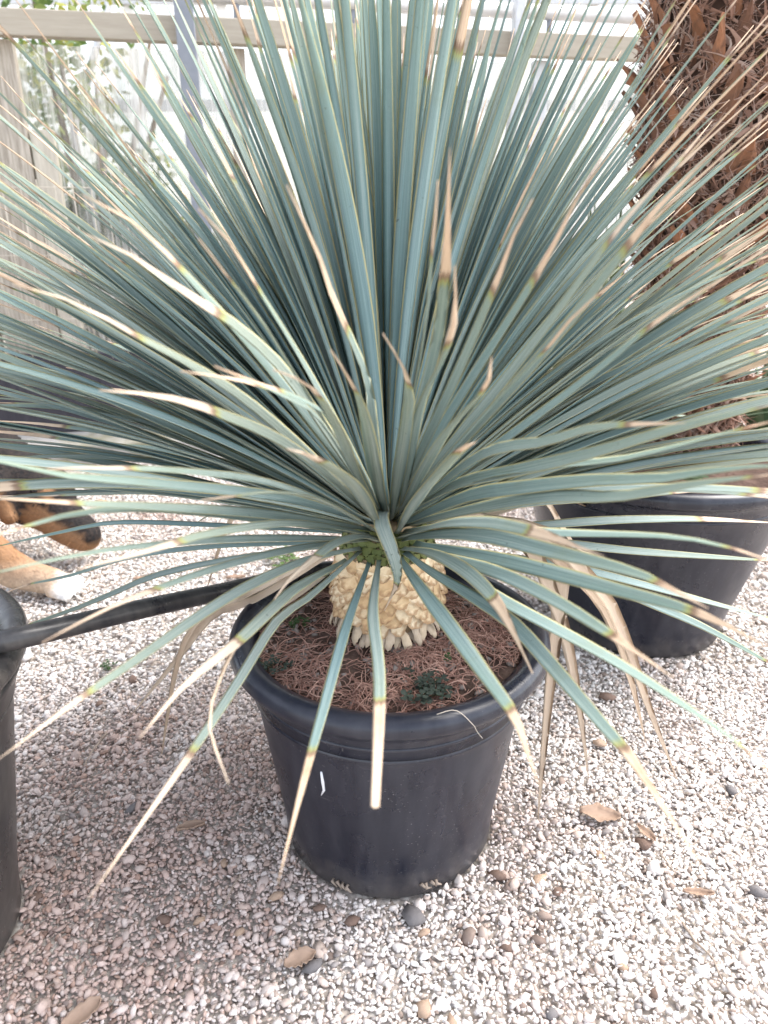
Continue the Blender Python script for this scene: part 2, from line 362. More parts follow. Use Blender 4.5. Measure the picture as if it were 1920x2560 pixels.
for u0, u1, z1, mt in ((-.62, -.46, 1.144, M_WOOD), (-.44, -.28, 1.144, M_WOOD), (-.26, -.15, 1.144, M_WOOD), (-.135, .022, 1.144, M_WOOD), (.030, .090, .93, M_PALEWOOD),
                   (.585, .635, 1.144, M_WOOD), (.80, .85, 1.144, M_PALEWOOD), (1.02, 1.055, 1.144, M_PALEWOOD), (1.50, 1.55, 1.144, M_GALV)):
    wbox('board' if u1 - u0 > .1 else 'post', u0, u1, 0.0, .035, .075, z1, mt)
wbox('metal_post', .455, .505, -.10, -.052, .07, 1.62, M_STEEL)
wbox('metal_post', 1.40, 1.43, -.09, -.052, .07, 1.62, M_GALV)
# wavy clear sheet
def sheet(u0, u1, z0, z1):
    mb = MB(); n = int((u1 - u0) / .012)
    vs = []; 
    for z in (z0, z1):
        for k in range(n + 1):
            u = u0 + (u1 - u0) * k / n; vs.append((u, .055 + .007 * math.sin(u * 2 * math.pi / .076), z))
    mb.add(vs, [(k, k + 1, n + 2 + k, n + 1 + k) for k in range(n)])
    o = mb.build('plastic_sheet', M_SHEET, wall); s_ = o.modifiers.new('solid', 'SOLIDIFY'); s_.thickness = .0015; return o
sheet(-.9, .585, .08, 1.143); sheet(.64, 1.9, .08, 1.143)
wbox('base_board', -1.6, .78, -.040, -.006, .072, .315, M_DARKB)
wbox('base_board', .80, 1.9, -.040, -.006, .072, .215, M_WHITEP)
mb = MB()
for k in range(16):
    u = -.42 + k * .046; mb.tube([(u, -.052, .30), (u + rnd.uniform(-.004, .004), -.050, .80)], .0016, 5)
for z in (.42, .60, .78): mb.tube([(-.45, -.055, z), (.30, -.055, z)], .0014, 5)
mb.build('wire_mesh', M_WIRE, wall)
kerb = MB(); kerb.box((-1.8, -.19, 0), (2.0, .06, .070)); o = kerb.build('kerb', M_CONC, smooth=False, loc=WO, rot=(0, 0, WA))
bv = o.modifiers.new('bevel', 'BEVEL'); bv.width = .008; bv.segments = 3
tag(o, 'low concrete kerb with moss along the foot of the wall', 'kerb')

# ------------------------------------------------------------------ shrubs and pale glasshouse beyond the wall
def shrub(name, label, loc, h, r, seed, hue0, n=2600, lsz=.05):
    q = random.Random(seed); root = empty(name, loc)
    mb = MB(); tips = []
    for i in range(7):
        a = q.uniform(0, 6.28); rr = q.uniform(.3, .8) * r
        pts = [Vector((0, 0, 0)), Vector((math.cos(a) * rr * .3, math.sin(a) * rr * .3, h * .35)), Vector((math.cos(a) * rr, math.sin(a) * rr, h * q.uniform(.6, .9)))]
        mb.tube(pts, [.03, .02, .008], 6); tips.append(pts)
    mb.build('trunk', M_BARK, root)
    cl = [(Vector((q.gauss(0, .45) * r, q.gauss(0, .45) * r, h * q.uniform(.15, .95))), q.uniform(.18, .38) * r) for _ in range(34)]
    mb = MB()
    for i in range(n):
        c_, rr = q.choice(cl); d = Vector((q.gauss(0, 1), q.gauss(0, 1), q.gauss(0, 1))).normalized()
        p = c_ + d * rr * q.uniform(.5, 1.1); p.z = max(p.z, .05)
        ax = Vector((q.gauss(0, 1), q.gauss(0, 1), q.gauss(0, .6))).normalized(); sd_ = ax.cross(d + Vector((.1, .2, .3))).normalized(); L = lsz * q.uniform(.6, 1.3)
        hv = min(1, max(0, hue0 + q.gauss(0, .22)))
        mb.add([p, p + ax * L * .5 + sd_ * L * .28, p + ax * L, p + ax * L * .5 - sd_ * L * .28], [(0, 1, 2, 3)], hue=[hv] * 4)
    mb.build('crown', M_SHRUB, root, smooth=False)
    tag(root, label, 'shrub'); return root
shrub('garden_shrub', 'yellow green leafy shrub seen through the clear sheet beside the timber boards', (-1.35, 3.7, 0), 1.75, .55, 1, .72)
shrub('garden_shrub', 'dark green bush behind the wall low beside the grey metal post', (-.98, 2.95, 0), .80, .34, 2, .10, 5200, .055)
shrub('garden_shrub', 'low dark green bush behind the clear sheet under the timber rail', (-.36, 3.05, 0), .62, .30, 8, .06, 4200, .05)
shrub('garden_shrub', 'tall mid green shrub standing far behind the timber boards', (-2.6, 4.6, 0), 2.3, .8, 3, .45, 3000, .07)

gh = empty('glasshouse', (1.2, 7.5, 0))
tag(gh, 'large pale white glasshouse frame in the bright background', 'glasshouse')
mb = MB(); mb.box((-5, .0, 0), (4.5, .05, .8)); mb.build('base_wall', M_WHITEP, gh, smooth=False)
for i in range(13):
    u = -5 + i * .79
    mb = MB(); mb.box((u, -.06, 0), (u + .09, -.005, 3.2)); mb.build('post', M_WHITEP, gh, smooth=False)
for z in (1.55, 2.35, 3.2):
    mb = MB(); mb.box((-5, -.12, z), (4.6, -.065, z + .09)); mb.build('beam', M_GALV, gh, smooth=False)
for i in range(4):
    u = -4.2 + i * 2.37
    mb = MB(); mb.tube([(u, -.2, .8), (u + 1.1, -.2, 3.2)], .035, 8); mb.build('brace', M_GALV, gh)
mb = MB(); mb.box((-5, .06, .8), (4.5, .07, 3.2)); mb.build('glazing', M_SHEET, gh, smooth=False)

# ------------------------------------------------------------------ pots
def pot_body_profile(Rr, H, B, rim_drop, top_r):
    zb = H - rim_drop
    p = [(0.001, .004), (B - .02, .004), (B - .012, 0), (B - .004, .002), (B, .008), (B + .001, .03)]
    for k in range(1, 9): p.append((B + (top_r - B) * k / 8, .03 + (zb - .03) * k / 8))
    return p
def make_pot(name, loc, Rr, H, B, rim_drop, lip, top_r, mat, label, soil_z, ribs=False, rot=0):
    root = empty(name, loc, rot); tag(root, label, 'plant pot')
    mb = MB(); pr = pot_body_profile(Rr, H, B, rim_drop, top_r)
    zb = H - rim_drop; t = .004
    pr += [(top_r + .002, zb + .002), (top_r + .0025, zb + .006), (top_r - t, zb + .006)]
    mb.lathe(pr); mb.build('body', mat, root)
    # flared rim with a rolled lip
    q = [(top_r + .001, zb + .005), (top_r + .004, zb + .009), (top_r + (Rr - top_r) * .30, zb + rim_drop * .32), (top_r + (Rr - top_r) * .62, zb + rim_drop * .52), (Rr - .004, H - lip * 1.0)]
    for k in range(9):
        a = -math.pi * .35 + k * math.pi * .95 / 8
        q.append((Rr - lip * .62 + lip * .62 * math.cos(a), H - lip * .62 + lip * .62 * math.sin(a)))
    q += [(Rr - lip * 1.35, H - lip * .35), (Rr - lip * 1.5, H - lip), (Rr - lip * 1.6, soil_z - .03)]
    mb = MB(); mb.lathe(q, 128); mb.build('rim', mat, root)
    # soil: bumpy disc
    mb = MB(); rs = Rr - lip * 1.55; nr, na = 22, 72; vs = [(0, 0, soil_z + .012)]; fs = []
    for i in range(1, nr + 1):
        for k in range(na):
            r_ = rs * i / nr; a = 2 * math.pi * k / na; x, y = r_ * math.cos(a), r_ * math.sin(a)
            z = soil_z + .012 * (1 - (r_ / rs) ** 2) + .007 * noise.noise((x * 22 + loc[0] * 9, y * 22, 3)) + .004 * noise.noise((x * 60, y * 60, loc[0]))
            vs.append((x, y, z))
    fs += [(0, 1 + k, 1 + (k + 1) % na) for k in range(na)]
    for i in range(nr - 1):
        for k in range(na):
            a0 = 1 + i * na + k; a1 = 1 + i * na + (k + 1) % na; fs.append((a0, a0 + na, a1 + na, a1))
    mb.add(vs, fs); mb.build('soil', M_SOIL, root)
    return root
SOIL = RIM_H - .018
pot = make_pot('plant_pot', (POT_X, POT_Y, 0), RIM_R, RIM_H, BOT_R, .052, .020, .1565, M_POT, 'black plastic pot with rolled rim and bare soil holding the yucca', SOIL)
# step line under the rim, drain slots, paint mark
mb = MB(); mb.lathe([(.1558, .216), (.1572, .2175), (.1572, .2195), (.1562, .221)], 96); mb.build('step_ring', M_POT, pot)
def on_pot(px_, py_):
    d = ray(px_, py_); best = None
    for k in range(400):
        s_ = .4 + k * .0015; p = CAMP + d * s_; z = p.z
        if z < 0: break
        r_ = BOT_R + (.1565 - BOT_R) * max(0, (z - .03)) / (.231 - .03)
        if math.hypot(p.x - POT_X, p.y - POT_Y) <= r_ + .0008: return p
    return CAMP + d * .6
mb = MB(); mb.tube([on_pot(803, 1930) - Vector(pot.location), on_pot(807, 1955) - Vector(pot.location), on_pot(810, 1975) - Vector(pot.location), on_pot(803, 1988) - Vector(pot.location)], [.0012, .0018, .0014, .0006], 6); mb.build('paint_mark', M_WHITE, pot)
for (sx, sy) in ((852, 2205), (1070, 2205)):
    p = on_pot(sx, sy) - Vector(pot.location); mb = MB(); a = math.atan2(p.y, p.x)
    for k in range(4):
        e = Vector((-math.sin(a), math.cos(a), 0)); b0 = p + e * (.006 * (k - 1.5)); mb.tube([b0, b0 + Vector((math.cos(a) * .004, math.sin(a) * .004, rnd.uniform(-.004, .004))), b0 + e * .006 + Vector((math.cos(a) * .003, math.sin(a) * .003, -.006))], [.0022, .002, .0008], 5)
    mb.build('drain_roots', M_TWIG, pot)

pot2 = make_pot('plant_pot', (P2[0], P2[1], 0), P2_R, P2_H, P2_B, .055, .022, .222, M_POT, 'large black pot holding the brown fibrous palm trunk', P2_H - .03)
pot3 = make_pot('plant_pot', (P3[0], P3[1], 0), P3_R, P3_H, P3_B, .072, .020, .168, M_POT_OLD, 'dusty black pot with the hose resting on its rim', P3_H - .03)

# red root mat on the main pot's soil
mb = MB(); q = random.Random(5)
def soil_pt(x, y): 
    r2 = (x * x + y * y) / (.149 ** 2)
    return SOIL + .012 * (1 - r2) + .007 * noise.noise((x * 22 + POT_X * 9, y * 22, 3)) + .004 * noise.noise((x * 60, y * 60, POT_X))
for i in range(4600):
    a = q.uniform(0, 6.283); r_ = .148 * math.sqrt(q.random()); x, y = r_ * math.cos(a), r_ * math.sin(a)
    if noise.noise((x * 14 + 4, y * 14, 1)) < .0 and q.random() < .85: continue
    h = q.uniform(0, 6.283); pts = []; lift = q.uniform(.001, .007); n_ = q.randint(4, 7); st = q.uniform(.004, .008)
    for k in range(n_):
        if math.hypot(x, y) > .15: break
        pts.append((x, y, soil_pt(x, y) + lift * math.sin(math.pi * (k + .4) / n_) + .0006)); h += q.gauss(0, .55); x += st * math.cos(h); y += st * math.sin(h)
    if len(pts) > 2: 
        hv = min(1, max(0, q.gauss(.5, .25))); n0 = len(mb.v); mb.tube(pts, q.uniform(.00028, .0006), 3, cap=False, hue=[hv])
o = mb.build('red_roots', M_ROOT, pot); tag(o, kind='stuff'); o['label'] = 'mat of thin reddish roots over the soil'

# pebbles and crumbs on soil: one part
P_ = []; 
for i in range(420):
    a = q.uniform(0, 6.283); r_ = .146 * math.sqrt(q.random()); x, y = r_ * math.cos(a), r_ * math.sin(a); P_.append((x, y, soil_pt(x, y) + .0008))
P_ = np.array(P_); v_, f_ = pebbles(P_, rng.uniform(.003, .012, len(P_)), IV, IF)
mb = MB(); mb.add(v_.tolist(), f_.tolist()); o = mb.build('soil_crumbs', M_STONE, pot); tag(o, kind='stuff')

# ------------------------------------------------------------------ hose from the left pot to the main pot
def hose_pt(x, y, d): return CAMP + ray(x, y) * d
h0_ = at_z(60, 1592, P3_H + .012); dh_ = depth_of(h0_)
hp = [hose_pt(-200, 1640, dh_ - .01), hose_pt(-60, 1616, dh_), h0_, hose_pt(330, 1528, .755), hose_pt(560, 1478, .865), hose_pt(690, 1448, .92), hose_pt(790, 1425, .955), hose_pt(900, 1420, .97)]
def catmull(P, n):
    P = [Vector(p) for p in P]; m = len(P); out = []
    for k in range(n):
        t = k / (n - 1) * (m - 1); i = min(int(t), m - 2); f = t - i
        a, b, c_, d = P[max(i - 1, 0)], P[i], P[i + 1], P[min(i + 2, m - 1)]
        out.append(.5 * ((2 * b) + (c_ - a) * f + (2 * a - 5 * b + 4 * c_ - d) * f * f + (3 * b - a - 3 * c_ + d) * f ** 3))
    return out
mb = MB(); mb.tube(catmull(hp, 60), .0102, 16); o = mb.build('irrigation_hose', M_HOSE)
tag(o, 'scuffed black plastic hose running between two pots', 'hose')

# ------------------------------------------------------------------ yucca
YC = Vector((POT_X - .002, POT_Y + .010, .402))       # heart of the crown
yucca = empty('yucca', (YC.x, YC.y, SOIL + .008))
tag(yucca, 'blue green spiky yucca with dry tan leaf tips on a pale scaly trunk', 'yucca')
YO = Vector(yucca.location)
TR = .062
mb = MB(); prof = [(.03, -.03), (.040, .0), (.052, .02), (.057, .05), (.055, .085), (.050, .105), (.044, .125), (.030, .138), (.001, .142)]
mb.lathe(prof, 40); trunk = mb.build('trunk', M_CORE, yucca)
def prof_r(z):
    for (r0, z0), (r1, z1) in zip(prof, prof[1:]):
        if z0 <= z <= z1: return r0 + (r1 - r0) * (z - z0) / (z1 - z0)
    return .01
def scale_mesh(seed, kind):
    q = random.Random(seed); mb = MB()
    # local: x across, z down the trunk is negative, y outwards
    if kind == 'scale': W, L, T, rows = .0122, .0165, .0015, 5
    elif kind == 'green': W, L, T, rows = .0085, .010, .0026, 5
    else: W, L, T, rows = .0046, .027, .0022, 6
    vs, fs, lt = [], [], []
    for i in range(rows):
        f = i / (rows - 1); lt += [f + .25 * abs(e_) for e_ in (-1, -.5, 0, .5, 1)] + [f]
        if kind == 'stub': wd = W * (1.25 - .45 * f) * q.uniform(.75, 1.2); out = .010 * math.sin(f * 1.9); zz = .004 - L * f
        else: wd = W * (1 - .55 * f ** 2.2) * q.uniform(.92, 1.06); out = (.0085 if kind == 'scale' else .004) * f ** 1.5; zz = .004 - L * f
        dx = q.uniform(-.0012, .0012)
        th = T * (1 - .45 * f)
        for s_, o_ in ((-1, 0), (-.5, .75), (0, 1), (.5, .75), (1, 0)): vs.append((s_ * wd + dx, out + th * o_, zz + (.0022 * abs(s_) + q.uniform(-.0016, .0016) if f > .7 else 0)))
        vs.append((dx, out - .002, zz))
    for i in range(rows - 1):
        for k in range(6): fs.append((i * 6 + k, i * 6 + (k + 1) % 6, (i + 1) * 6 + (k + 1) % 6, (i + 1) * 6 + k))
    fs.append(tuple(range((rows - 1) * 6, rows * 6))); mb.add(vs, fs, lt=lt)
    return mb.mesh('trunk_scale', smooth=(kind == 'green'))
SC = [scale_mesh(i, 'scale') for i in range(5)]; ST = [scale_mesh(20 + i, 'stub') for i in range(4)]; GS = [scale_mesh(40 + i, 'green') for i in range(3)]
q = random.Random(11)
def put_scale(name, me, mat, z, a, s_, tilt=0):
    r_ = prof_r(z)
    o = link_mesh(name, me, mat, trunk, loc=(r_ * math.cos(a), r_ * math.sin(a), z), rot=(tilt, q.uniform(-.28, .28), a - math.pi / 2), scale=(s_ * q.uniform(.75, 1.2), s_ * q.uniform(.65, 1.05), s_ * q.uniform(.75, 1.25)))
    return o
for row in range(9):
    z = .036 + row * .0078; n_ = 19
    for k in range(n_):
        put_scale('scale', SC[q.randrange(5)], M_SCALE, z + q.uniform(-.002, .002), 2 * math.pi * (k + .5 * (row % 2) + q.uniform(-.15, .15)) / n_, 1.0, q.uniform(-.12, .28))
for row in range(2):
    for k in range(28):
        put_scale('stub', ST[q.randrange(4)], M_STUB, .018 + row * .011 + q.uniform(-.003, .003), 2 * math.pi * (k + .5 * row + q.uniform(-.3, .3)) / 28, q.uniform(.7, 1.1), q.uniform(-.15, .3))
for row in range(4):
    for k in range(26):
        o = put_scale('green_scale', GS[q.randrange(3)], M_GSCALE, .107 + row * .0075 + q.uniform(-.001, .001), 2 * math.pi * (k + .5 * (row % 2)) / 26, 1.0, 0)

# --- leaves
NR = 18
def smooth(a, b, x): x = min(1, max(0, (x - a) / (b - a))); return x * x * (3 - 2 * x)
def lin(x, xs, ys):
    if x <= xs[0]: return ys[0]
    for i in range(len(xs) - 1):
        if x <= xs[i + 1]: return ys[i] + (ys[i + 1] - ys[i]) * (x - xs[i]) / (xs[i + 1] - xs[i])
    return ys[-1]
def leaf_geom(path, nrm, W, dry, hue, twist=0., cut=False, roll=0.):
    """path: NR points base->tip; nrm: reference normal"""
    vs, fs, lt, ls = [], [], [], []
    for i, p in enumerate(path):
        t = i / (NR - 1)
        T = (path[min(i + 1, NR - 1)] - path[max(i - 1, 0)]).normalized()
        n = nrm - T * nrm.dot(T)
        if n.length < 1e-4: n = Vector((0, -1, .3)) - T * Vector((0, -1, .3)).dot(T)
        n.normalize(); a = roll + twist * t * t
        n = (Matrix.Rotation(a, 3, T) @ n); b = T.cross(n)
        wd = W * lin(t, [0, .06, .2, .42, .62, .82, 1], [.62, .48, .74, 1, .86, .52 if not cut else .75, .04 if not cut else .62])
        fold = .16
        if dry < 1:
            d = smooth(dry, 1.0, t); wd *= 1 - .30 * d; fold += (0 if cut else .28) * d
        wd *= .5; th = .0007 + .0022 * (1 - t) ** 2
        for s_, h in ((-1, fold), (-.5, fold * .3), (0, 0), (.5, fold * .3), (1, fold)):
            vs.append(p + b * (s_ * wd * (1 - .25 * fold)) + n * (h * wd)); lt.append(t); ls.append(s_)
        vs.append(p - n * th); lt.append(t); ls.append(0)
    for i in range(NR - 1):
        for k in range(6): fs.append((i * 6 + k, i * 6 + (k + 1) % 6, (i + 1) * 6 + (k + 1) % 6, (i + 1) * 6 + k))
    fs.append(tuple(range(5, -1, -1))); fs.append(tuple((NR - 1) * 6 + k for k in range(6)))
    return vs, fs, lt, ls, [dry] * len(vs), [hue] * len(vs)
def put_leaf(geom, parent=yucca, name='leaf'):
    vs, fs, lt, ls, dr, hu = geom; mb = MB(); mb.add([v - YO for v in vs], fs, lt=lt, ls=ls, dry=dr, hue=hu)
    return mb.build(name, M_LEAF, parent)
K = 1920 / 1659.0
def UL(*z): return [(x / 2, y / 2) for x, y in z]
def UR(*z): return [(x / 2 + 829.5, y / 2) for x, y in z]
def LL(*z): return [(x / 2, y / 2 + 864) for x, y in z]
def LR(*z): return [(x / 2 + 829.5, y / 2 + 864) for x, y in z]
# (points base->tip as seen, length m, near side?, dry from, width mm, options)
KEYS = [
 (LL((1600,690),(1500,970),(1400,1330),(1330,1580),(1200,2092)), .47, 1, .60, 15, {}),
 (LL((1640,680),(1612,900),(1632,1100),(1640,1270),(1620,1760)), .43, 1, .57, 16, {'cut': 1, 'hue': .6}),
 (LL((1560,650),(1350,840),(1200,950),(1040,1200),(850,1490),(380,2160)), .56, 1, .60, 14, {}),
 (LL((1500,690),(1300,800),(1180,900),(1020,1050),(800,1230),(605,1460)), .46, 1, .50, 17, {'hue': .9}),
 (LL((1450,720),(1300,830),(1100,980),(1000,1100),(920,1300),(905,1420),(985,1659)), .46, 1, .05, 11, {'hue': .9, 'twist': 2}),
 (LL((1560,640),(1330,690),(1080,800),(880,920),(600,1115),(345,1290),(-10,1555)), .56, 1, .74, 15, {'hue': .8}),
 (LL((1600,600),(1330,635),(1000,710),(615,840),(370,950),(180,1048)), .52, 1, .63, 17, {'hue': .75}),
 (LL((1560,620),(1100,670),(700,750),(500,830),(330,900),(100,980),(-60,1040)), .56, 0, .88, 14, {}),
 (LL((1640,600),(1500,560),(1240,535),(900,580),(690,640),(540,680),(335,730)), .47, 1, .66, 18, {'hue': .85}),
 (LL((1640,610),(1300,620),(900,635),(560,680),(300,760),(110,800),(-20,855)), .53, 0, .90, 13, {'hue': .3}),
 (LL((1600,600),(1100,600),(640,630),(370,665),(0,740),(-100,765)), .54, 1, .98, 15, {'hue': .6}),
 (LL((1600,580),(900,490),(430,478),(90,552),(-100,610)), .55, 1, .88, 15, {}),
 (LL((1600,580),(900,540),(500,530),(270,570),(0,630),(-80,655)), .53, 0, .95, 13, {}),
 (LL((1600,560),(1200,500),(800,470),(300,445),(-60,420)), .52, 1, .77, 18, {'hue': .5}),
 (LL((1600,545),(1150,450),(700,400),(215,412),(-40,415)), .52, 0, .82, 17, {}),
 (LL((1600,530),(1250,430),(700,365),(300,330),(0,265),(-120,240)), .54, 1, .97, 20, {'hue': .55}),
 (LL((1600,520),(1200,370),(800,310),(475,295),(205,297)), .48, 1, .74, 17, {'hue': .7}),
 (LL((1640,570),(1400,440),(1200,400),(1070,408),(870,432)), .40, 1, .80, 20, {'hue': .9}),
 (LL((1640,560),(1540,390),(1420,290),(1330,240),(1240,210)), .42, 1, .72, 20, {'hue': .95, 'twist': .8}),
 (LL((1650,610),(1560,590),(1450,620),(1350,695),(1260,770),(1185,860)), .31, 1, .52, 17, {'hue': .9}),
 (LL((1500,560),(1200,430),(1040,470),(960,610),(885,850)), .34, 0, 0, 9, {'hue': .1}),
 (LL((1450,640),(1050,850),(890,920),(770,1130),(690,1590)), .47, 0, 0, 10, {'hue': .2}),
 (LL((1450,650),(1100,860),(920,930),(760,1130),(560,1370)), .45, 0, 0, 13, {'hue': .6}),
 (LR((60,670),(150,800),(300,1000),(430,1180),(560,1360),(610,1500),(672,1670)), .46, 1, .70, 18, {'hue': .35}),
 (LR((70,640),(200,660),(340,730),(470,850),(560,1000),(640,1180)), .36, 1, .56, 17, {'hue': .5, 'twist': 1.2}),
 (LR((80,650),(200,740),(400,860),(560,970),(750,1180),(930,1390),(1040,1510),(1390,2040)), .60, 1, .66, 17, {'hue': .3}),
 (LR((120,640),(300,720),(480,850),(700,970),(960,1110),(1250,1290),(1540,1490),(1680,1620)), .57, 1, .91, 18, {'hue': .3}),
 (LR((100,640),(300,690),(520,760),(760,880),(985,1020),(1120,1110),(1250,1200)), .50, 1, .74, 18, {'hue': .3}),
 (LR((130,620),(400,670),(700,740),(1000,820),(1265,890),(1450,960),(1680,1080)), .53, 1, .76, 18, {'hue': .35}),
 (LR((80,600),(250,580),(450,590),(700,650),(950,710),(1150,770),(1300,850),(1400,900)), .50, 1, .82, 19, {'hue': .4}),
 (LR((130,630),(500,690),(900,780),(1200,900),(1400,990),(1655,1130),(1770,1190)), .56, 0, .93, 16, {'hue': .3}),
 (LR((130,620),(400,660),(800,720),(1200,820),(1650,940),(1770,970)), .56, 0, .93, 16, {'hue': .3}),
 (LR((80,570),(300,540),(700,575),(1200,590),(1480,635),(1690,700)), .52, 1, .87, 17, {'hue': .35}),
 (LR((90,580),(400,580),(780,620),(1100,655),(1600,690),(1720,700)), .54, 0, .93, 15, {'hue': .5}),
 (LR((60,590),(250,540),(420,530),(560,550),(720,590),(850,640),(950,675)), .42, 1, .63, 17, {'hue': .6, 'twist': 1.0}),
 (LR((100,560),(400,560),(700,540),(1000,520),(1340,515),(1659,530),(1750,535)), .55, 0, .76, 18, {'hue': .6}),
 (LR((90,530),(350,420),(600,380),(900,350),(1200,340),(1450,300),(1659,285),(1780,280)), .54, 1, .98, 20, {'hue': .3}),
 (LR((90,540),(400,470),(700,420),(1000,420),(1300,370),(1680,320)), .53, 1, .95, 18, {'hue': .5}),
 (LR((90,540),(600,450),(1000,420),(1280,395),(1400,395),(1525,408)), .50, 0, .80, 14, {'hue': .7}),
 (LR((90,500),(400,340),(700,290),(1000,260),(1300,190),(1595,110),(1720,80)), .53, 1, .90, 19, {'hue': .4}),
 (LR((80,490),(300,370),(600,300),(900,230),(1300,110),(1680,20)), .53, 1, .97, 18, {'hue': .5}),
 (LR((80,500),(400,250),(700,180),(900,120),(1090,105),(1300,100)), .45, 1, .80, 16, {'hue': .5, 'twist': .8}),
 (LR((60,570),(150,430),(250,310),(340,215),(385,185)), .38, 1, .86, 20, {'hue': .6, 'cut': 1}),
 (LR((120,570),(430,500),(670,435),(760,540),(830,640),(900,665)), .37, 0, .1, 11, {'hue': .8}),
 (LR((110,560),(500,520),(770,620),(765,800),(740,1020),(705,1350),(661,1852)), .43, 0, .05, 12, {'hue': .5}),
 (LR((110,570),(420,510),(640,655),(720,830),(780,1000),(840,1300),(885,1640)), .40, 0, .05, 12, {'hue': .75}),
 (LR((120,570),(600,600),(880,810),(1000,1010),(1070,1230),(1130,1480)), .40, 0, .05, 13, {'hue': .3}),
 (LR((120,570),(650,600),(930,820),(1050,1060),(1140,1320),(1270,1650)), .44, 0, .05, 12, {'hue': .4}),
 ([(825,1120),(767,1020),(733,937),(690,860),(657,826),(590,797)], .40, 1, .72, 20, {'hue': .95, 'twist': .7}),
 ([(832,1112),(813,1037),(786,896),(752,816),(715,755)], .37, 1, .74, 19, {'hue': .9}),
 ([(832,1110),(806,930),(788,810),(716,640),(690,560),(665,500),(620,400)], .46, 1, .55, 17, {'hue': .6}),
 ([(848,1110),(880,903),(881,826),(863,779),(828,720)], .37, 1, .70, 17, {'hue': .8}),
 ([(866,1100),(903,903),(953,786),(980,703),(983,573)], .42, 1, .68, 17, {'hue': .7}),
 ([(868,1100),(953,953),(1043,847),(1062,770)], .40, 1, .80, 17, {'hue': .5}),
 ([(835,1110),(812,850),(768,560),(700,345),(660,260),(622,190)], .56, 0, .76, 15, {'hue': .5}),
 ([(822,1110),(650,850),(530,720),(410,640),(325,580),(255,535),(185,505)], .52, 1, .62, 18, {'hue': .9}),
 ([(820,1120),(700,920),(600,850),(530,825),(390,801)], .44, 1, .70, 18, {'hue': .6}),
 ([(824,1110),(720,920),(640,860),(560,830),(463,790)], .44, 1, .70, 17, {'hue': .4}),
 ([(815,1125),(650,980),(450,885),(300,850),(215,843)], .46, 1, .62, 19, {'hue': .9}),
 ([(812,1120),(550,880),(280,718),(150,650),(30,613)], .52, 1, .68, 18, {'hue': .9}),
 ([(825,1112),(650,830),(570,700),(490,595),(430,515)], .50, 1, .84, 17, {'hue': .5}),
 ([(825,1115),(600,820),(352,540),(280,475),(180,420)], .54, 1, .72, 17, {'hue': .4}),
 ([(830,1110),(680,830),(570,645),(480,500),(430,450)], .52, 1, .72, 17, {'hue': .6}),
 ([(850,1100),(1000,850),(1164,590),(1230,460),(1300,340)], .52, 1, .66, 17, {'hue': .4}),
 ([(850,1100),(970,850),(1069,620),(1110,510),(1150,430)], .50, 1, .70, 18, {'hue': .6}),
 ([(845,1100),(930,800),(959,625),(967,450),(972,320)], .48, 1, .64, 18, {'hue': .6}),
 ([(860,1100),(1060,880),(1184,750),(1245,675),(1290,635)], .48, 1, .73, 18, {'hue': .4}),
 ([(860,1100),(1150,790),(1350,540),(1430,440),(1600,270)], .56, 1, .68, 16, {'hue': .5}),
 ([(860,1100),(1100,810),(1310,530),(1400,420),(1510,295)], .56, 1, .70, 17, {'hue': .9}),
 ([(870,1110),(1200,870),(1424,690),(1490,650),(1560,600)], .52, 1, .77, 18, {'hue': .3}),
 ([(845,1100),(910,760),(934,545),(945,390)], .50, 1, .77, 15, {'hue': .6}),
 ([(844,1110),(864,800),(858,620),(842,400)], .52, 0, .70, 14, {'hue': .6}),
]
for k_ in KEYS:
    if k_[0][0][1] > 1130: k_[5]['wk'] = (.62 if k_[3] > .3 else 1.2) if k_[0][-1][0] < 600 else (.82 if k_[3] > .3 else 1.8)
    else: k_[5]['wk'] = .76
    if 600 <= k_[0][-1][0] < 830 and k_[0][0][1] > 1180: k_[5]['wk'] = .66
    if k_[3] < .3: k_[5]['hue'] = .55 + .4 * k_[5].get('hue', .5)
q = random.Random(21)
n_parts = 0
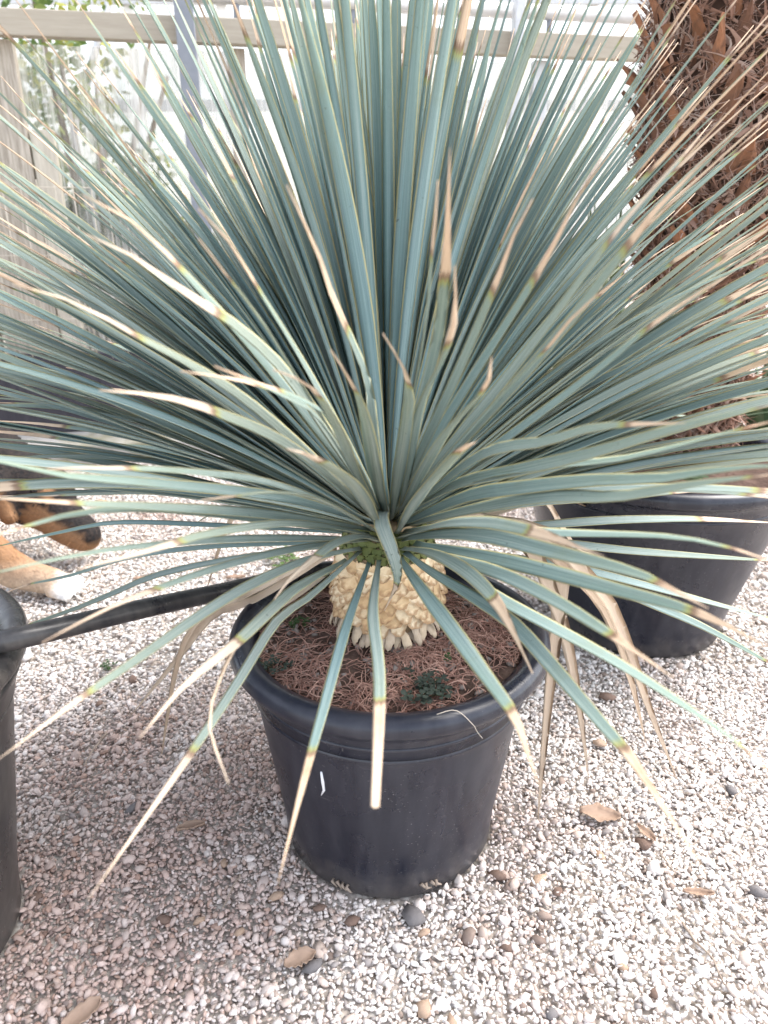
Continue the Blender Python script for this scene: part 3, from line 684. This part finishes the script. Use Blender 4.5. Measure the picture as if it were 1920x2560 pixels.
for pts, L, near, dry, wmm, op in KEYS:
    P = [Vector((x * K, y * K)) for x, y in pts]
    low = pts[0][1] > 1130
    By = YC.y + (-.040 if near else .0)
    b0 = at_y(P[0].x, P[0].y, By)
    if math.hypot(b0.x - YC.x, b0.y - YC.y) > .07: b0 = b0 + (Vector((YC.x, YC.y, b0.z)) - b0) * .3
    d0 = depth_of(b0)
    rd_ = ray(P[-1].x, P[-1].y); A = rd_.dot(rd_); O = CAMP - b0; Bq = 2 * rd_.dot(O); Cq = O.dot(O) - L * L
    disc = Bq * Bq - 4 * A * Cq
    if disc < 0: d1 = -Bq / (2 * A)
    else: d1 = (-Bq + (-1 if near else 1) * math.sqrt(disc)) / (2 * A)
    if not near: d1 = min(d1, d0 + .22)
    d1 = max(d1, .36)
    # resample the traced line and give every point its depth (straight in space = straight in 1/depth)
    cum = [0]
    for a_, b_ in zip(P, P[1:]): cum.append(cum[-1] + (b_ - a_).length)
    path3 = []
    for k, p in enumerate(P):
        f = cum[k] / cum[-1]; d = 1 / ((1 - f) / d0 + f / d1); pt = CAMP + ray(p.x, p.y) * d
        path3.append(pt if k else b0)
    path3 = [(YC + (path3[0] - YC) * .35)] + path3 if (path3[0] - YC).length > .03 and not low else path3
    path = catmull(path3, NR * 3)
    # even spacing along the leaf
    cl = [0]
    for a_, b_ in zip(path, path[1:]): cl.append(cl[-1] + (b_ - a_).length)
    ev = []
    for k in range(NR):
        tg = cl[-1] * k / (NR - 1); j = 0
        while j < len(cl) - 2 and cl[j + 1] < tg: j += 1
        f = (tg - cl[j]) / max(1e-9, cl[j + 1] - cl[j]); ev.append(path[j].lerp(path[j + 1], f))
    if 0 < dry < 1:                      # the traced fraction along the line, turned into a fraction of the real length
        dd = 1 / ((1 - dry) / d0 + dry / d1); j = 0
        while j < len(cum) - 2 and cum[j + 1] < dry * cum[-1]: j += 1
        p_ = P[j].lerp(P[j + 1], (dry * cum[-1] - cum[j]) / (cum[j + 1] - cum[j])); tgt = CAMP + ray(p_.x, p_.y) * dd
        ii = min(range(len(path)), key=lambda i_: (path[i_] - tgt).length); dry = min(.985, max(.03, cl[ii] / cl[-1]))
    for p in ev: p.z = max(p.z, .012)
    mid = ev[NR // 2]; nrm = ((CAMP - mid).normalized() * .75 + Vector((0, 0, .5))).normalized()
    put_leaf(leaf_geom(ev, nrm, wmm * op.get('wk', 1.0) / 1000, dry, op.get('hue', q.random()), op.get('twist', q.uniform(-.4, .4)), bool(op.get('cut')), q.uniform(-.25, .25))); n_parts += 1
# the small leaf folded over in front of the crown
pts = [YC + Vector((0, -.03, .0)), YC + Vector((-.004, -.080, .045)), YC + Vector((-.006, -.112, .046)), YC + Vector((.006, -.125, .016)), YC + Vector((.008, -.128, -.008)), YC + Vector((-.004, -.130, -.035))]
put_leaf(leaf_geom(catmull(pts, NR), Vector((0, -.7, .7)), .016, .80, .8, 1.2)); n_parts += 1

tocam = (CAMP - YC).normalized()
cand = []; NP = 1600
for i in range(NP):
    f = (i + .5) / NP
    el = math.asin(min(1, max(-1, -.06 + 1.055 * f))) + q.gauss(0, .04); el = min(el, R(89))
    az = i * 2.399963 + q.gauss(0, .10)
    d = Vector((math.cos(az) * math.cos(el), math.sin(az) * math.cos(el), math.sin(el)))
    ang = math.degrees(math.acos(max(-1, min(1, d.dot(tocam)))))
    if ang < 42 or (ang < 60 and q.random() < .72): continue
    if el < R(14) and (d.y < .6 or q.random() < .5): continue
    if el < R(24) and q.random() < .30: continue
    if d.y < -.22 and el > R(38) and q.random() < .7: continue
    if d.y < -.1 and el < R(16) and q.random() < .6: continue
    L = (q.uniform(.50, .61) if el < .7 else q.uniform(.48, .585)) * (1.0 if el > .3 else .96)
    base = YC + Vector((d.x * .030, d.y * .030, .020 * math.sin(el) - .012 + .02 * max(0, math.sin(el))))
    side = Vector((-math.sin(az), math.cos(az), 0)); upv = side.cross(d) * -1
    if upv.z < 0 and el < 1.5: upv = -upv
    sag = q.gauss(.020, .020) * math.cos(el); sw = q.gauss(0, .016)
    path = []
    for k in range(NR):
        t = k / (NR - 1); path.append(base + d * (L * t) + Vector((0, 0, -1)) * (sag * 2.2 * t * t) + side * (sw * t * t) + upv * (.012 * math.sin(t * 3.14)))
    nrm = -(Vector((math.cos(az), math.sin(az), 0)) * math.sin(el)) + Vector((0, 0, 1)) * math.cos(el)
    r_ = q.random()
    lowish = el < .75
    dry = q.uniform(.66, .9) if r_ < (.36 if lowish else .13) else q.uniform(.90, .985)
    if d.x > .35 and d.y < .4 and lowish and q.random() < .4: dry = q.uniform(.62, .85)
    hue = min(1, max(0, q.gauss(.20 if el > .8 else .42 + .25 * max(0, d.x), .22)))
    tipd = depth_of(path[-1])
    if tipd < .47: continue
    cand.append((-(tipd), leaf_geom(path, nrm, q.uniform(.0125, .0172), dry, hue, q.gauss(0, .35), False, q.gauss(0, .22))))
cand.sort(key=lambda c_: -c_[0])
room = 300 - n_parts
for c_ in cand[:room]: put_leaf(c_[1])
mb = MB()
for c_ in cand[room:]:
    vs, fs, lt, ls, dr, hu = c_[1]; mb.add([v - YO for v in vs], fs, lt=lt, ls=ls, dry=dr, hue=hu)
if mb.v: tag(mb.build('rear_leaves', M_LEAF, yucca), kind='stuff')
print('leaves', n_parts, len(cand))

# ------------------------------------------------------------------ palm trunk in the big pot
PZ = P2_H - .02
palm = empty('palm', (.532, P2[1] + .06, PZ)); tag(palm, 'shaggy red brown palm trunk with cut leaf bases', 'palm')
PTR = .112; PTH = 1.25
def ptr(z): return .084 + .036 * smooth(.18, .62, z)
mb = MB(); mb.lathe([(ptr(z_) * .97, z_) for z_ in [-.03 + (PTH + .03) * k / 16 for k in range(17)]] + [(.001, PTH + .02)], 40); trunkp = mb.build('trunk', M_PCORE, palm)
def base_mesh(seed):
    q = random.Random(seed); mb = MB(); rows = 5; vs, fs, lt = [], [], []; W = .024 * q.uniform(.7, 1.3); L = .062 * q.uniform(.7, 1.3); taper = q.uniform(.45, .95)
    for i in range(rows):
        f = i / (rows - 1); wd = W * (1 - taper * f) * q.uniform(.9, 1.1); th = .012 * (1 - .6 * f); out = .046 * f ** 1.2; zz = L * f
        for s_, o_ in ((-1, 0), (-.45, 1), (.45, 1), (1, 0), (0, -.6)): vs.append((s_ * wd + q.uniform(-.002, .002), out + o_ * th, zz + (q.uniform(-.008, .008) if i == rows - 1 else 0))); lt.append(f)
    for i in range(rows - 1):
        for k in range(5): fs.append((i * 5 + k, i * 5 + (k + 1) % 5, (i + 1) * 5 + (k + 1) % 5, (i + 1) * 5 + k))
    fs.append(tuple(range((rows - 1) * 5, rows * 5))); mb.add(vs, fs, lt=lt); return mb.mesh('leaf_base', smooth=False)
PB = [base_mesh(60 + i) for i in range(8)]; q = random.Random(31)
for i in range(270):
    z = .02 + (PTH - .12) * i / 270 + q.uniform(-.01, .01); a = i * 2.399963 + q.uniform(-.15, .15)
    r_ = ptr(z) * .97
    s_ = q.uniform(.6, 1.0) * (.75 if z < .3 else 1.0)
    link_mesh('leaf_base', PB[q.randrange(8)], M_PBASE, trunkp, loc=(r_ * math.cos(a), r_ * math.sin(a), z), rot=(q.uniform(-.35, .15), q.uniform(-.35, .35), a - math.pi / 2), scale=(s_, s_, s_))
mb = MB()
for i in range(13000):                                  # torn fibre flakes
    z = q.uniform(0, PTH - .02); a = q.uniform(0, 6.283); r_ = ptr(z) * q.uniform(.97, 1.10)
    L = q.uniform(.014, .048); wd = q.uniform(.0010, .0042) * (1 if q.random() < .8 else 1.8); lean = q.gauss(.25, .75); out = abs(q.gauss(.010, .016)); tw = q.gauss(0, 1.2); cv = q.gauss(0, 1.0); up_ = 1 if q.random() < .72 else -1
    hv = min(1, max(0, q.gauss(.46, .27))); vs = []; n_ = 5
    for k in range(n_):
        f = k / (n_ - 1); aa = a + (lean * f + cv * f * f * .6) * L / PTR; rr = r_ + out * f ** 1.6
        c0 = Vector((rr * math.cos(aa), rr * math.sin(aa), z + up_ * L * f * (1 - .25 * abs(lean) * f)))
        tn = Vector((-math.sin(aa), math.cos(aa), 0)); rn = Vector((math.cos(aa), math.sin(aa), .2)); sd_ = (tn * math.cos(tw * f) + rn * math.sin(tw * f)) * wd * (1 - .75 * f ** 1.5) * q.uniform(.75, 1.2)
        vs += [c0 - sd_, c0 + sd_ * .2 + rn * wd * .35, c0 + sd_]
    mb.add(vs, [(k * 3 + m_, k * 3 + m_ + 1, k * 3 + m_ + 4, k * 3 + m_ + 3) for k in range(n_ - 1) for m_ in (0, 1)], hue=[hv] * len(vs))
for i in range(2600):                                  # loose hairs
    z = q.uniform(0, PTH - .02); a = q.uniform(0, 6.283); pts = []; h = q.uniform(0, 6.283); rr = ptr(z) * q.uniform(1.02, 1.10); st = q.uniform(.006, .016)
    for k in range(6):
        pts.append((rr * math.cos(a), rr * math.sin(a), z)); h += q.gauss(0, .5); a += st * math.cos(h) / PTR; z += st * math.sin(h); rr += q.uniform(-.002, .006)
    mb.tube(pts, q.uniform(.0003, .0006), 3, cap=False, hue=[min(1, max(0, q.gauss(.7, .2)))])
o = mb.build('fibres', M_FIBRE, palm); tag(o, kind='stuff')

# ------------------------------------------------------------------ dog sniffing the gravel behind the leaves
def dog():
    els = []   # (centre, radius)
    def chain(a, b, ra, rb, n):
        for k in range(n):
            f = k / (n - 1); els.append((Vector(a).lerp(Vector(b), f), ra + (rb - ra) * f))
    chain((-.645, 1.455, .066), (-.712, 1.475, .112), .036, .046, 5)            # muzzle
    chain((-.640, 1.452, .060), (-.69, 1.47, .078), .028, .036, 3)              # jaw
    chain((-.735, 1.488, .142), (-.785, 1.500, .165), .070, .072, 3)            # skull
    chain((-.80, 1.50, .175), (-1.02, 1.49, .36), .075, .115, 7)                # neck
    chain((-1.04, 1.49, .35), (-1.50, 1.53, .37), .155, .125, 8)                # trunk of the body
    chain((-1.02, 1.47, .30), (-1.12, 1.48, .27), .12, .12, 3)
    chain((-1.50, 1.53, .36), (-1.62, 1.54, .35), .12, .10, 3)
    # near front leg, stepping forward
    chain((-1.00, 1.38, .28), (-.885, 1.335, .19), .075, .050, 4); chain((-.885, 1.335, .19), (-.735, 1.312, .060), .048, .034, 6)
    chain((-.735, 1.312, .050), (-.650, 1.304, .030), .033, .027, 5)
    for dy in (-.027, -.009, .009, .027): chain((-.648, 1.304 + dy, .024), (-.606 - abs(dy) * .35, 1.303 + dy * 1.25, .016), .013, .0115, 4)
    # far front leg
    chain((-1.02, 1.58, .28), (-1.00, 1.58, .16), .07, .045, 4); chain((-1.00, 1.58, .16), (-1.00, 1.58, .04), .04, .032, 4); chain((-1.0, 1.58, .03), (-.945, 1.575, .024), .032, .026, 3)
    # hind legs: knee forward, hock back
    for y_ in (1.45, 1.62):
        chain((-1.58, y_, .33), (-1.50, y_, .22), .095, .062, 4); chain((-1.50, y_, .22), (-1.63, y_, .13), .055, .034, 4); chain((-1.63, y_, .13), (-1.615, y_, .035), .032, .028, 4); chain((-1.61, y_, .03), (-1.555, y_, .022), .030, .024, 3)
    chain((-1.70, 1.54, .40), (-1.90, 1.56, .30), .035, .018, 6)
    # ears, hanging
    chain((-.790, 1.425, .200), (-.770, 1.405, .130), .024, .020, 4); chain((-.80, 1.568, .205), (-.78, 1.588, .135), .024, .020, 4)
    mbd = bpy.data.metaballs.new('dog_balls'); mbd.resolution = .0115; mbd.render_resolution = .0115; mbd.threshold = .35
    for p, r_ in els:
        e = mbd.elements.new(type='BALL'); e.co = p; e.radius = r_ * 1.42; e.stiffness = 2.0
    ob = bpy.data.objects.new('dog_balls', mbd); C.objects.link(ob); bpy.context.view_layer.update()
    dg = bpy.context.evaluated_depsgraph_get(); me = bpy.data.meshes.new_from_object(ob.evaluated_get(dg)); bpy.data.objects.remove(ob); bpy.data.metaballs.remove(mbd)
    me.name = 'dog_body'
    zmin = min(v.co.z for v in me.vertices)
    print('dog verts', len(me.vertices), 'zmin', zmin)
    cols = []
    for v in me.vertices:
        p = v.co; j = noise.noise(p * 30) * .012; c_ = Vector((.012, .011, .012)); TAN = Vector((.30, .165, .085)); PALE = Vector((.48, .36, .26)); WH = Vector((.78, .76, .74))
        def to(c0, c1, f): f = min(1, max(0, f)); return c0 * (1 - f) + c1 * f
        if p.x > -.76 and p.y > 1.38 and p.z < .26:                         # head: tan muzzle sides and cheeks, black bridge
            ax = (p - Vector((-.645, 1.455, .066))).dot(Vector((-.80, .24, .55)).normalized())
            dn = (p - Vector((-.645, 1.455, .066))).dot(Vector((.55, 0, .83)).normalized())
            c_ = to(c_, TAN, (.014 - dn + j) / .012 * (1 if ax < .10 else .0) + .0)
            if (p - Vector((-.728, 1.43, .115))).length < .034: c_ = to(c_, TAN, .9)
            if (p - Vector((-.700, 1.44, .165))).length < .014: c_ = to(c_, TAN, .9)
        if p.y < 1.40 and p.x > -.92 and p.z < .21: c_ = to(to(c_, TAN, (.20 - p.z + j) / .03), PALE, (.085 - p.z + j) / .05); 
        if p.y < 1.36 and p.x > -.655: c_ = to(c_, WH, (p.x + .650 + j) / .025)
        if p.x < -.92 and p.z < .17 + j: c_ = to(c_, TAN, (.17 - p.z) / .03)
        if p.x > -.632 + j * .3 and p.y > 1.40 and p.z > .052: c_ = Vector((.012, .011, .012))
        cols += [*c_, 1]
    at = me.color_attributes.new('coat', 'FLOAT_COLOR', 'POINT'); at.data.foreach_set('color', cols)
    me.polygons.foreach_set('use_smooth', [True] * len(me.polygons))
    m = NM('dog_coat', .75, .2); nz = m.noise(160, 4, .6, (1, 1, 1)); m.col(m.mix(m.ramp(nz, [(.4, 0), (.7, .35)]), m.attr('coat', out='Color'), (.09, .06, .045))).bump(nz, .6, .004)
    root = empty('dog', (-1.1, 1.48, 0)); tag(root, 'black and tan dog with a white paw sniffing the gravel', 'dog')
    o = link_mesh('body', me, m.m, root); o.location = -Vector(root.location) + Vector((0, 0, -zmin + .006))
    # eyes and nose leather
    mk = NM('dog_dark', .25, .5); mk.col((.010, .008, .008))
    for y_ in (1.415,):
        mb = MB(); v_, f_ = ico(); mb.add([tuple(np.array((-.722, 1.432, .176)) + x_ * .009) for x_ in v_], f_.tolist()); mb.build('eye', mk.m, o)
    # short coat hairs
    mh = NM('dog_hair', .7, .2); mh.col(mh.attr('coat', out='Color'))
    hv, hf, hc = [], [], []; q = random.Random(4); polys = me.polygons
    for _ in range(9000):
        p = polys[q.randrange(len(polys))]
        if p.center.x < -1.05: continue
        i0 = p.vertices[0]; c0 = p.center; n_ = p.normal; fl = Vector((-.5, 0, -.4)) if c0.y > 1.40 else Vector((.3, 0, -.6))
        fl = (fl - n_ * fl.dot(n_)).normalized(); tpt = c0 + n_ * q.uniform(.002, .006) + fl * q.uniform(.006, .014) + Vector((q.gauss(0, .002), q.gauss(0, .002), q.gauss(0, .002)))
        sd_ = n_.cross(fl) * .0008; b = len(hv); hv += [c0 - sd_, c0 + sd_, tpt]; hf.append((b, b + 1, b + 2)); col_ = list(me.color_attributes['coat'].data[i0].color); g = q.uniform(.7, 1.4); hc += [min(1, col_[0] * g), min(1, col_[1] * g), min(1, col_[2] * g), 1] * 3
    hm = bpy.data.meshes.new('dog_hair'); hm.from_pydata(hv, [], hf); a2 = hm.color_attributes.new('coat', 'FLOAT_COLOR', 'POINT'); a2.data.foreach_set('color', hc)
    h = link_mesh('coat_hair', hm, mh.m, o); tag(h, kind='stuff')
dog()

# ------------------------------------------------------------------ spiky plants behind the palm
def spiky(name, label, loc, n, L, wd, elr, seed, hue0):
    q = random.Random(seed); root = empty(name, loc); tag(root, label, 'plant')
    mb = MB(); mb.tube([(0, 0, 0), (0, 0, .10)], [.03, .02], 8); mb.build('stem', M_BARK, root)
    for i in range(n):
        az = i * 2.39996 + q.uniform(-.2, .2); el = R(q.uniform(*elr)); l_ = L * q.uniform(.75, 1.1); d = Vector((math.cos(az) * math.cos(el), math.sin(az) * math.cos(el), math.sin(el))); sd_ = Vector((-math.sin(az), math.cos(az), 0))
        vs, fs = [], []; m_ = 9
        for k in range(m_):
            t = k / (m_ - 1); p = Vector((0, 0, .06)) + d * l_ * t - Vector((0, 0, 1)) * (.12 * l_ * t * t); w_ = wd * .5 * lin(t, [0, .2, .6, 1], [.6, 1, .85, .04]); n_ = sd_.cross(d)
            vs += [p - sd_ * w_, p - n_ * w_ * .25, p + sd_ * w_, p - n_ * w_ * .55]
        for k in range(m_ - 1):
            for j in range(4): fs.append((k * 4 + j, k * 4 + (j + 1) % 4, (k + 1) * 4 + (j + 1) % 4, (k + 1) * 4 + j))
        mb = MB(); mb.add(vs, fs, hue=[min(1, max(0, hue0 + q.gauss(0, .2)))] * len(vs)); mb.build('leaf', M_BLADE, root)
spiky('spiky_plant', 'green spiky plant growing behind the palm trunk and the wall rail', (.62, 2.05, 0), 46, .80, .026, (30, 85), 3, .35)
spiky('spiky_plant', 'low grey green spiky plant on bright gravel right behind the palm pot', (1.16, 2.20, 0), 34, .60, .040, (10, 70), 4, .75)

# ------------------------------------------------------------------ weeds
def weed(label, base, n, sz, mat, seed, spread, cat='weed'):
    q = random.Random(seed); root = empty('clover_weed', base); tag(root, label, cat)
    mbs = MB(); mbl = MB()
    for i in range(n):
        a = q.uniform(0, 6.283); r_ = spread * math.sqrt(q.random()); h = q.uniform(.4, 1.3) * sz * 1.3; tip = Vector((r_ * math.cos(a), r_ * math.sin(a), h))
        mbs.tube([Vector((tip.x * .3, tip.y * .3, -.003)), Vector((tip.x * .7, tip.y * .7, h * .7)), tip], .0005, 4, cap=False)
        a0 = q.uniform(0, 6.28)
        for k in range(3):
            b = a0 + k * 2.094; d = Vector((math.cos(b), math.sin(b), q.uniform(-.2, .35))).normalized(); s_ = Vector((-math.sin(b), math.cos(b), 0)); l_ = sz * q.uniform(.6, 1.0)
            mbl.add([tip, tip + d * l_ * .55 + s_ * l_ * .42, tip + d * l_ + s_ * l_ * .25, tip + d * l_ * .88, tip + d * l_ - s_ * l_ * .25, tip + d * l_ * .55 - s_ * l_ * .42], [(0, 1, 2, 3), (0, 3, 4, 5)])
    mbs.build('stem', M_WEED, root); mbl.build('leaves', mat, root, smooth=False)
def soil_at(px_, py_):
    p = at_z(px_, py_, SOIL + .006); return Vector((p.x, p.y, soil_pt(p.x - POT_X, p.y - POT_Y)))
weed('dark trailing weed on the soil at the front of the yucca pot', soil_at(1045, 1722), 46, .0085, M_DWEED, 1, .030)
weed('small dark clover on the soil beside the pot rim left of the trunk', soil_at(690, 1660), 16, .0065, M_DWEED, 2, .020)
weed('light green sprout on the soil left of the scaly trunk', soil_at(745, 1558), 12, .006, M_WEED, 3, .014)
weed('single bright green seedling among the red roots', soil_at(1122, 1660), 3, .006, M_WEED, 4, .004)
weed('leafy green clover growing from the gravel behind the pot', at_z(700, 1405, .004), 16, .014, M_WEED, 5, .035)
weed('tiny green weed in the gravel between the hose and the dog', at_z(270, 1672, .006), 8, .007, M_WEED, 6, .012)
p2w = at_y(1740, 1165, P2[1] - .16)
weed('pale green seedling on the soil in the palm pot', (p2w.x, p2w.y, P2_H - .028), 5, .022, M_WEED, 7, .015)

# ------------------------------------------------------------------ loose stones, dead leaves and twigs on the gravel
q = random.Random(77); SM = []
for i in range(6):
    v_, f_ = ico(); v_ = v_ * (1 + rng.uniform(-.32, .28, (12, 1))) * np.array((1.3, .85, .6)); mb = MB(); mb.add(v_.tolist(), f_.tolist()); me = mb.mesh('stone'); SM.append(me)
stones = [(1035,2295,62),(800,2270,34),(880,2300,40),(1060,2330,30),(690,2240,36),(500,2300,30),(1345,2205,42),(1395,2230,36),(1610,2110,40),(1500,1860,34),(1520,1745,44),(1830,1975,34),(1500,2140,30),(780,2420,46),(1270,2370,34),(1240,2190,40),
          (1380,2535,48),(1640,2480,40),(410,2300,34),(600,2330,28),(330,1700,30),(250,1760,28),(330,2020,34),(440,2140,30),(905,1560,0),(1890,2230,46),(1560,2420,34),(1060,2520,44),(1130,2560,40),(250,1260,34),(560,2160,30),(95,2240,28)]
for x, y, s_ in stones:
    if s_ == 0: continue
    p = at_z(x, y, .006); d = depth_of(p); r_ = s_ / F_PX * d * .5
    kd = 'dark grey' if s_ >= 46 or q.random() < .08 else q.choice(('brown', 'brown', 'tan'))
    me = SM[q.randrange(6)].copy(); me.materials.clear()
    o = link_mesh('stone', me, M_ST[kd], None, loc=(p.x, p.y, .003 + r_ * .35), rot=(q.uniform(-.3, .3), q.uniform(-.3, .3), q.uniform(0, 6.28)), scale=(r_, r_, r_))
    if s_ == 62: tag(o, 'largest dark grey stone lying in front of the yucca pot', 'stone', 'loose stones scattered over the gravel')
    else:
        where = 'near the brown dead leaves' if p.x > .16 else ('on the earthy shade-tinted gravel between the yucca pot and the dusty pot' if p.x < -.13 else 'just in front of the yucca pot')
        tag(o, kd + ' loose stone ' + where, 'stone', 'loose stones scattered over the gravel')
def dead_leaf(label, x, y, L, W, rz, curl, seed, name='dead_leaf'):
    q = random.Random(seed); p = at_z(x, y, .010); mb = MB(); n, m_ = 12, 6; vs = []
    for i in range(n + 1):
        t = i / n; w_ = W * .5 * (math.sin(math.pi * min(1, t * .93 + .05)) ** .7) * (1 + q.uniform(-.22, .18))
        for j in range(m_ + 1):
            s_ = j / m_ * 2 - 1; vs.append((L * (t - .5), s_ * w_, .004 + curl * W * s_ * s_ * .5 + .05 * L * math.sin(t * 5 + seed) * .4 + q.uniform(-.0008, .0008)))
    mb.add(vs, [(i * (m_ + 1) + j, i * (m_ + 1) + j + 1, (i + 1) * (m_ + 1) + j + 1, (i + 1) * (m_ + 1) + j) for i in range(n) for j in range(m_)])
    o = mb.build(name, M_DEAD, None, loc=(p.x, p.y, .0065), rot=(q.uniform(-.06, .06), q.uniform(-.06, .06), rz)); sl = o.modifiers.new('solid', 'SOLIDIFY'); sl.thickness = .0007
    tag(o, label, 'dead leaf' if name == 'dead_leaf' else 'bark piece'); return o
dead_leaf('broad crumpled brown dead leaf on gravel right of the yucca pot', 1500, 2040, .050, .030, -.2, .35, 1)
dead_leaf('small brown dead leaf beside the broad crumpled leaf', 1615, 2085, .030, .012, 2.0, .6, 2)
dead_leaf('long curled brown dead leaf on bright gravel', 1745, 2235, .034, .010, -.15, .9, 3)
dead_leaf('brown leaf scrap in front of the yucca pot', 750, 2400, .034, .020, .5, .4, 5)
dead_leaf('curled tan bark flake on gravel left of the yucca pot', 478, 2070, .034, .013, .35, .9, 6, 'bark_flake')
dead_leaf('dark bark flake lying near the paw of the dog', 590, 1445, .040, .013, .1, .7, 7, 'bark_flake')
dead_leaf('small reddish bark flake on gravel near the hose', 355, 1448, .036, .012, .05, .7, 8, 'bark_flake')
dead_leaf('faded brown leaf in the gravel corner', 205, 2540, .040, .022, .8, .4, 9)
def twig(label, pix, r_, seed):
    q = random.Random(seed); P = [at_z(x, y, .012) for x, y in pix]; pts = catmull(P, 12)
    for k in pts: k.z = .011 + q.uniform(-.0015, .0015); k.x += q.gauss(0, .0008); k.y += q.gauss(0, .0008)
    mb = MB(); mb.tube(pts, [r_ * (1 - .5 * k / 11) for k in range(12)], 6); o = mb.build('twig', M_TWIG); tag(o, label, 'twig')
twig('thin curved twig lying alone on the bright gravel', [(1705,2300),(1745,2360),(1785,2400),(1812,2460)], .0016, 1)
twig('straight pale twig on gravel in front of the yucca pot', [(600,2185),(575,2230),(555,2270)], .0013, 2)
twig('pale straw lying on bright gravel beside the dead leaves', [(1855,1970),(1810,2025)], .0009, 3)
twig('reddish dry twig in the earthy shade-tinted gravel between the pots', [(265,1830),(235,1870),(208,1915)], .0018, 4)
twig('short dark twig right of the pot base', [(1650,2130),(1685,2180)], .0013, 5)

# pale thread hanging over the pot rim
tp = [at_z(1092, 1786, RIM_H + .003), at_z(1140, 1776, RIM_H + .003)]
for x_, y_ in ((1172, 1800), (1192, 1828), (1206, 1846)):
    g_ = at_z(x_, y_, RIM_H - .01); rr_ = math.hypot(g_.x - POT_X, g_.y - POT_Y)
    k_ = (RIM_R + .003) / rr_ if rr_ < RIM_R + .003 else 1.0
    tp.append(Vector((POT_X + (g_.x - POT_X) * k_, POT_Y + (g_.y - POT_Y) * k_, g_.z)))
mb = MB(); mb.tube(catmull(tp, 16), .0004, 5); tag(mb.build('thread', M_WIRE), 'pale grey thread hanging over the front rim of the yucca pot', 'thread')
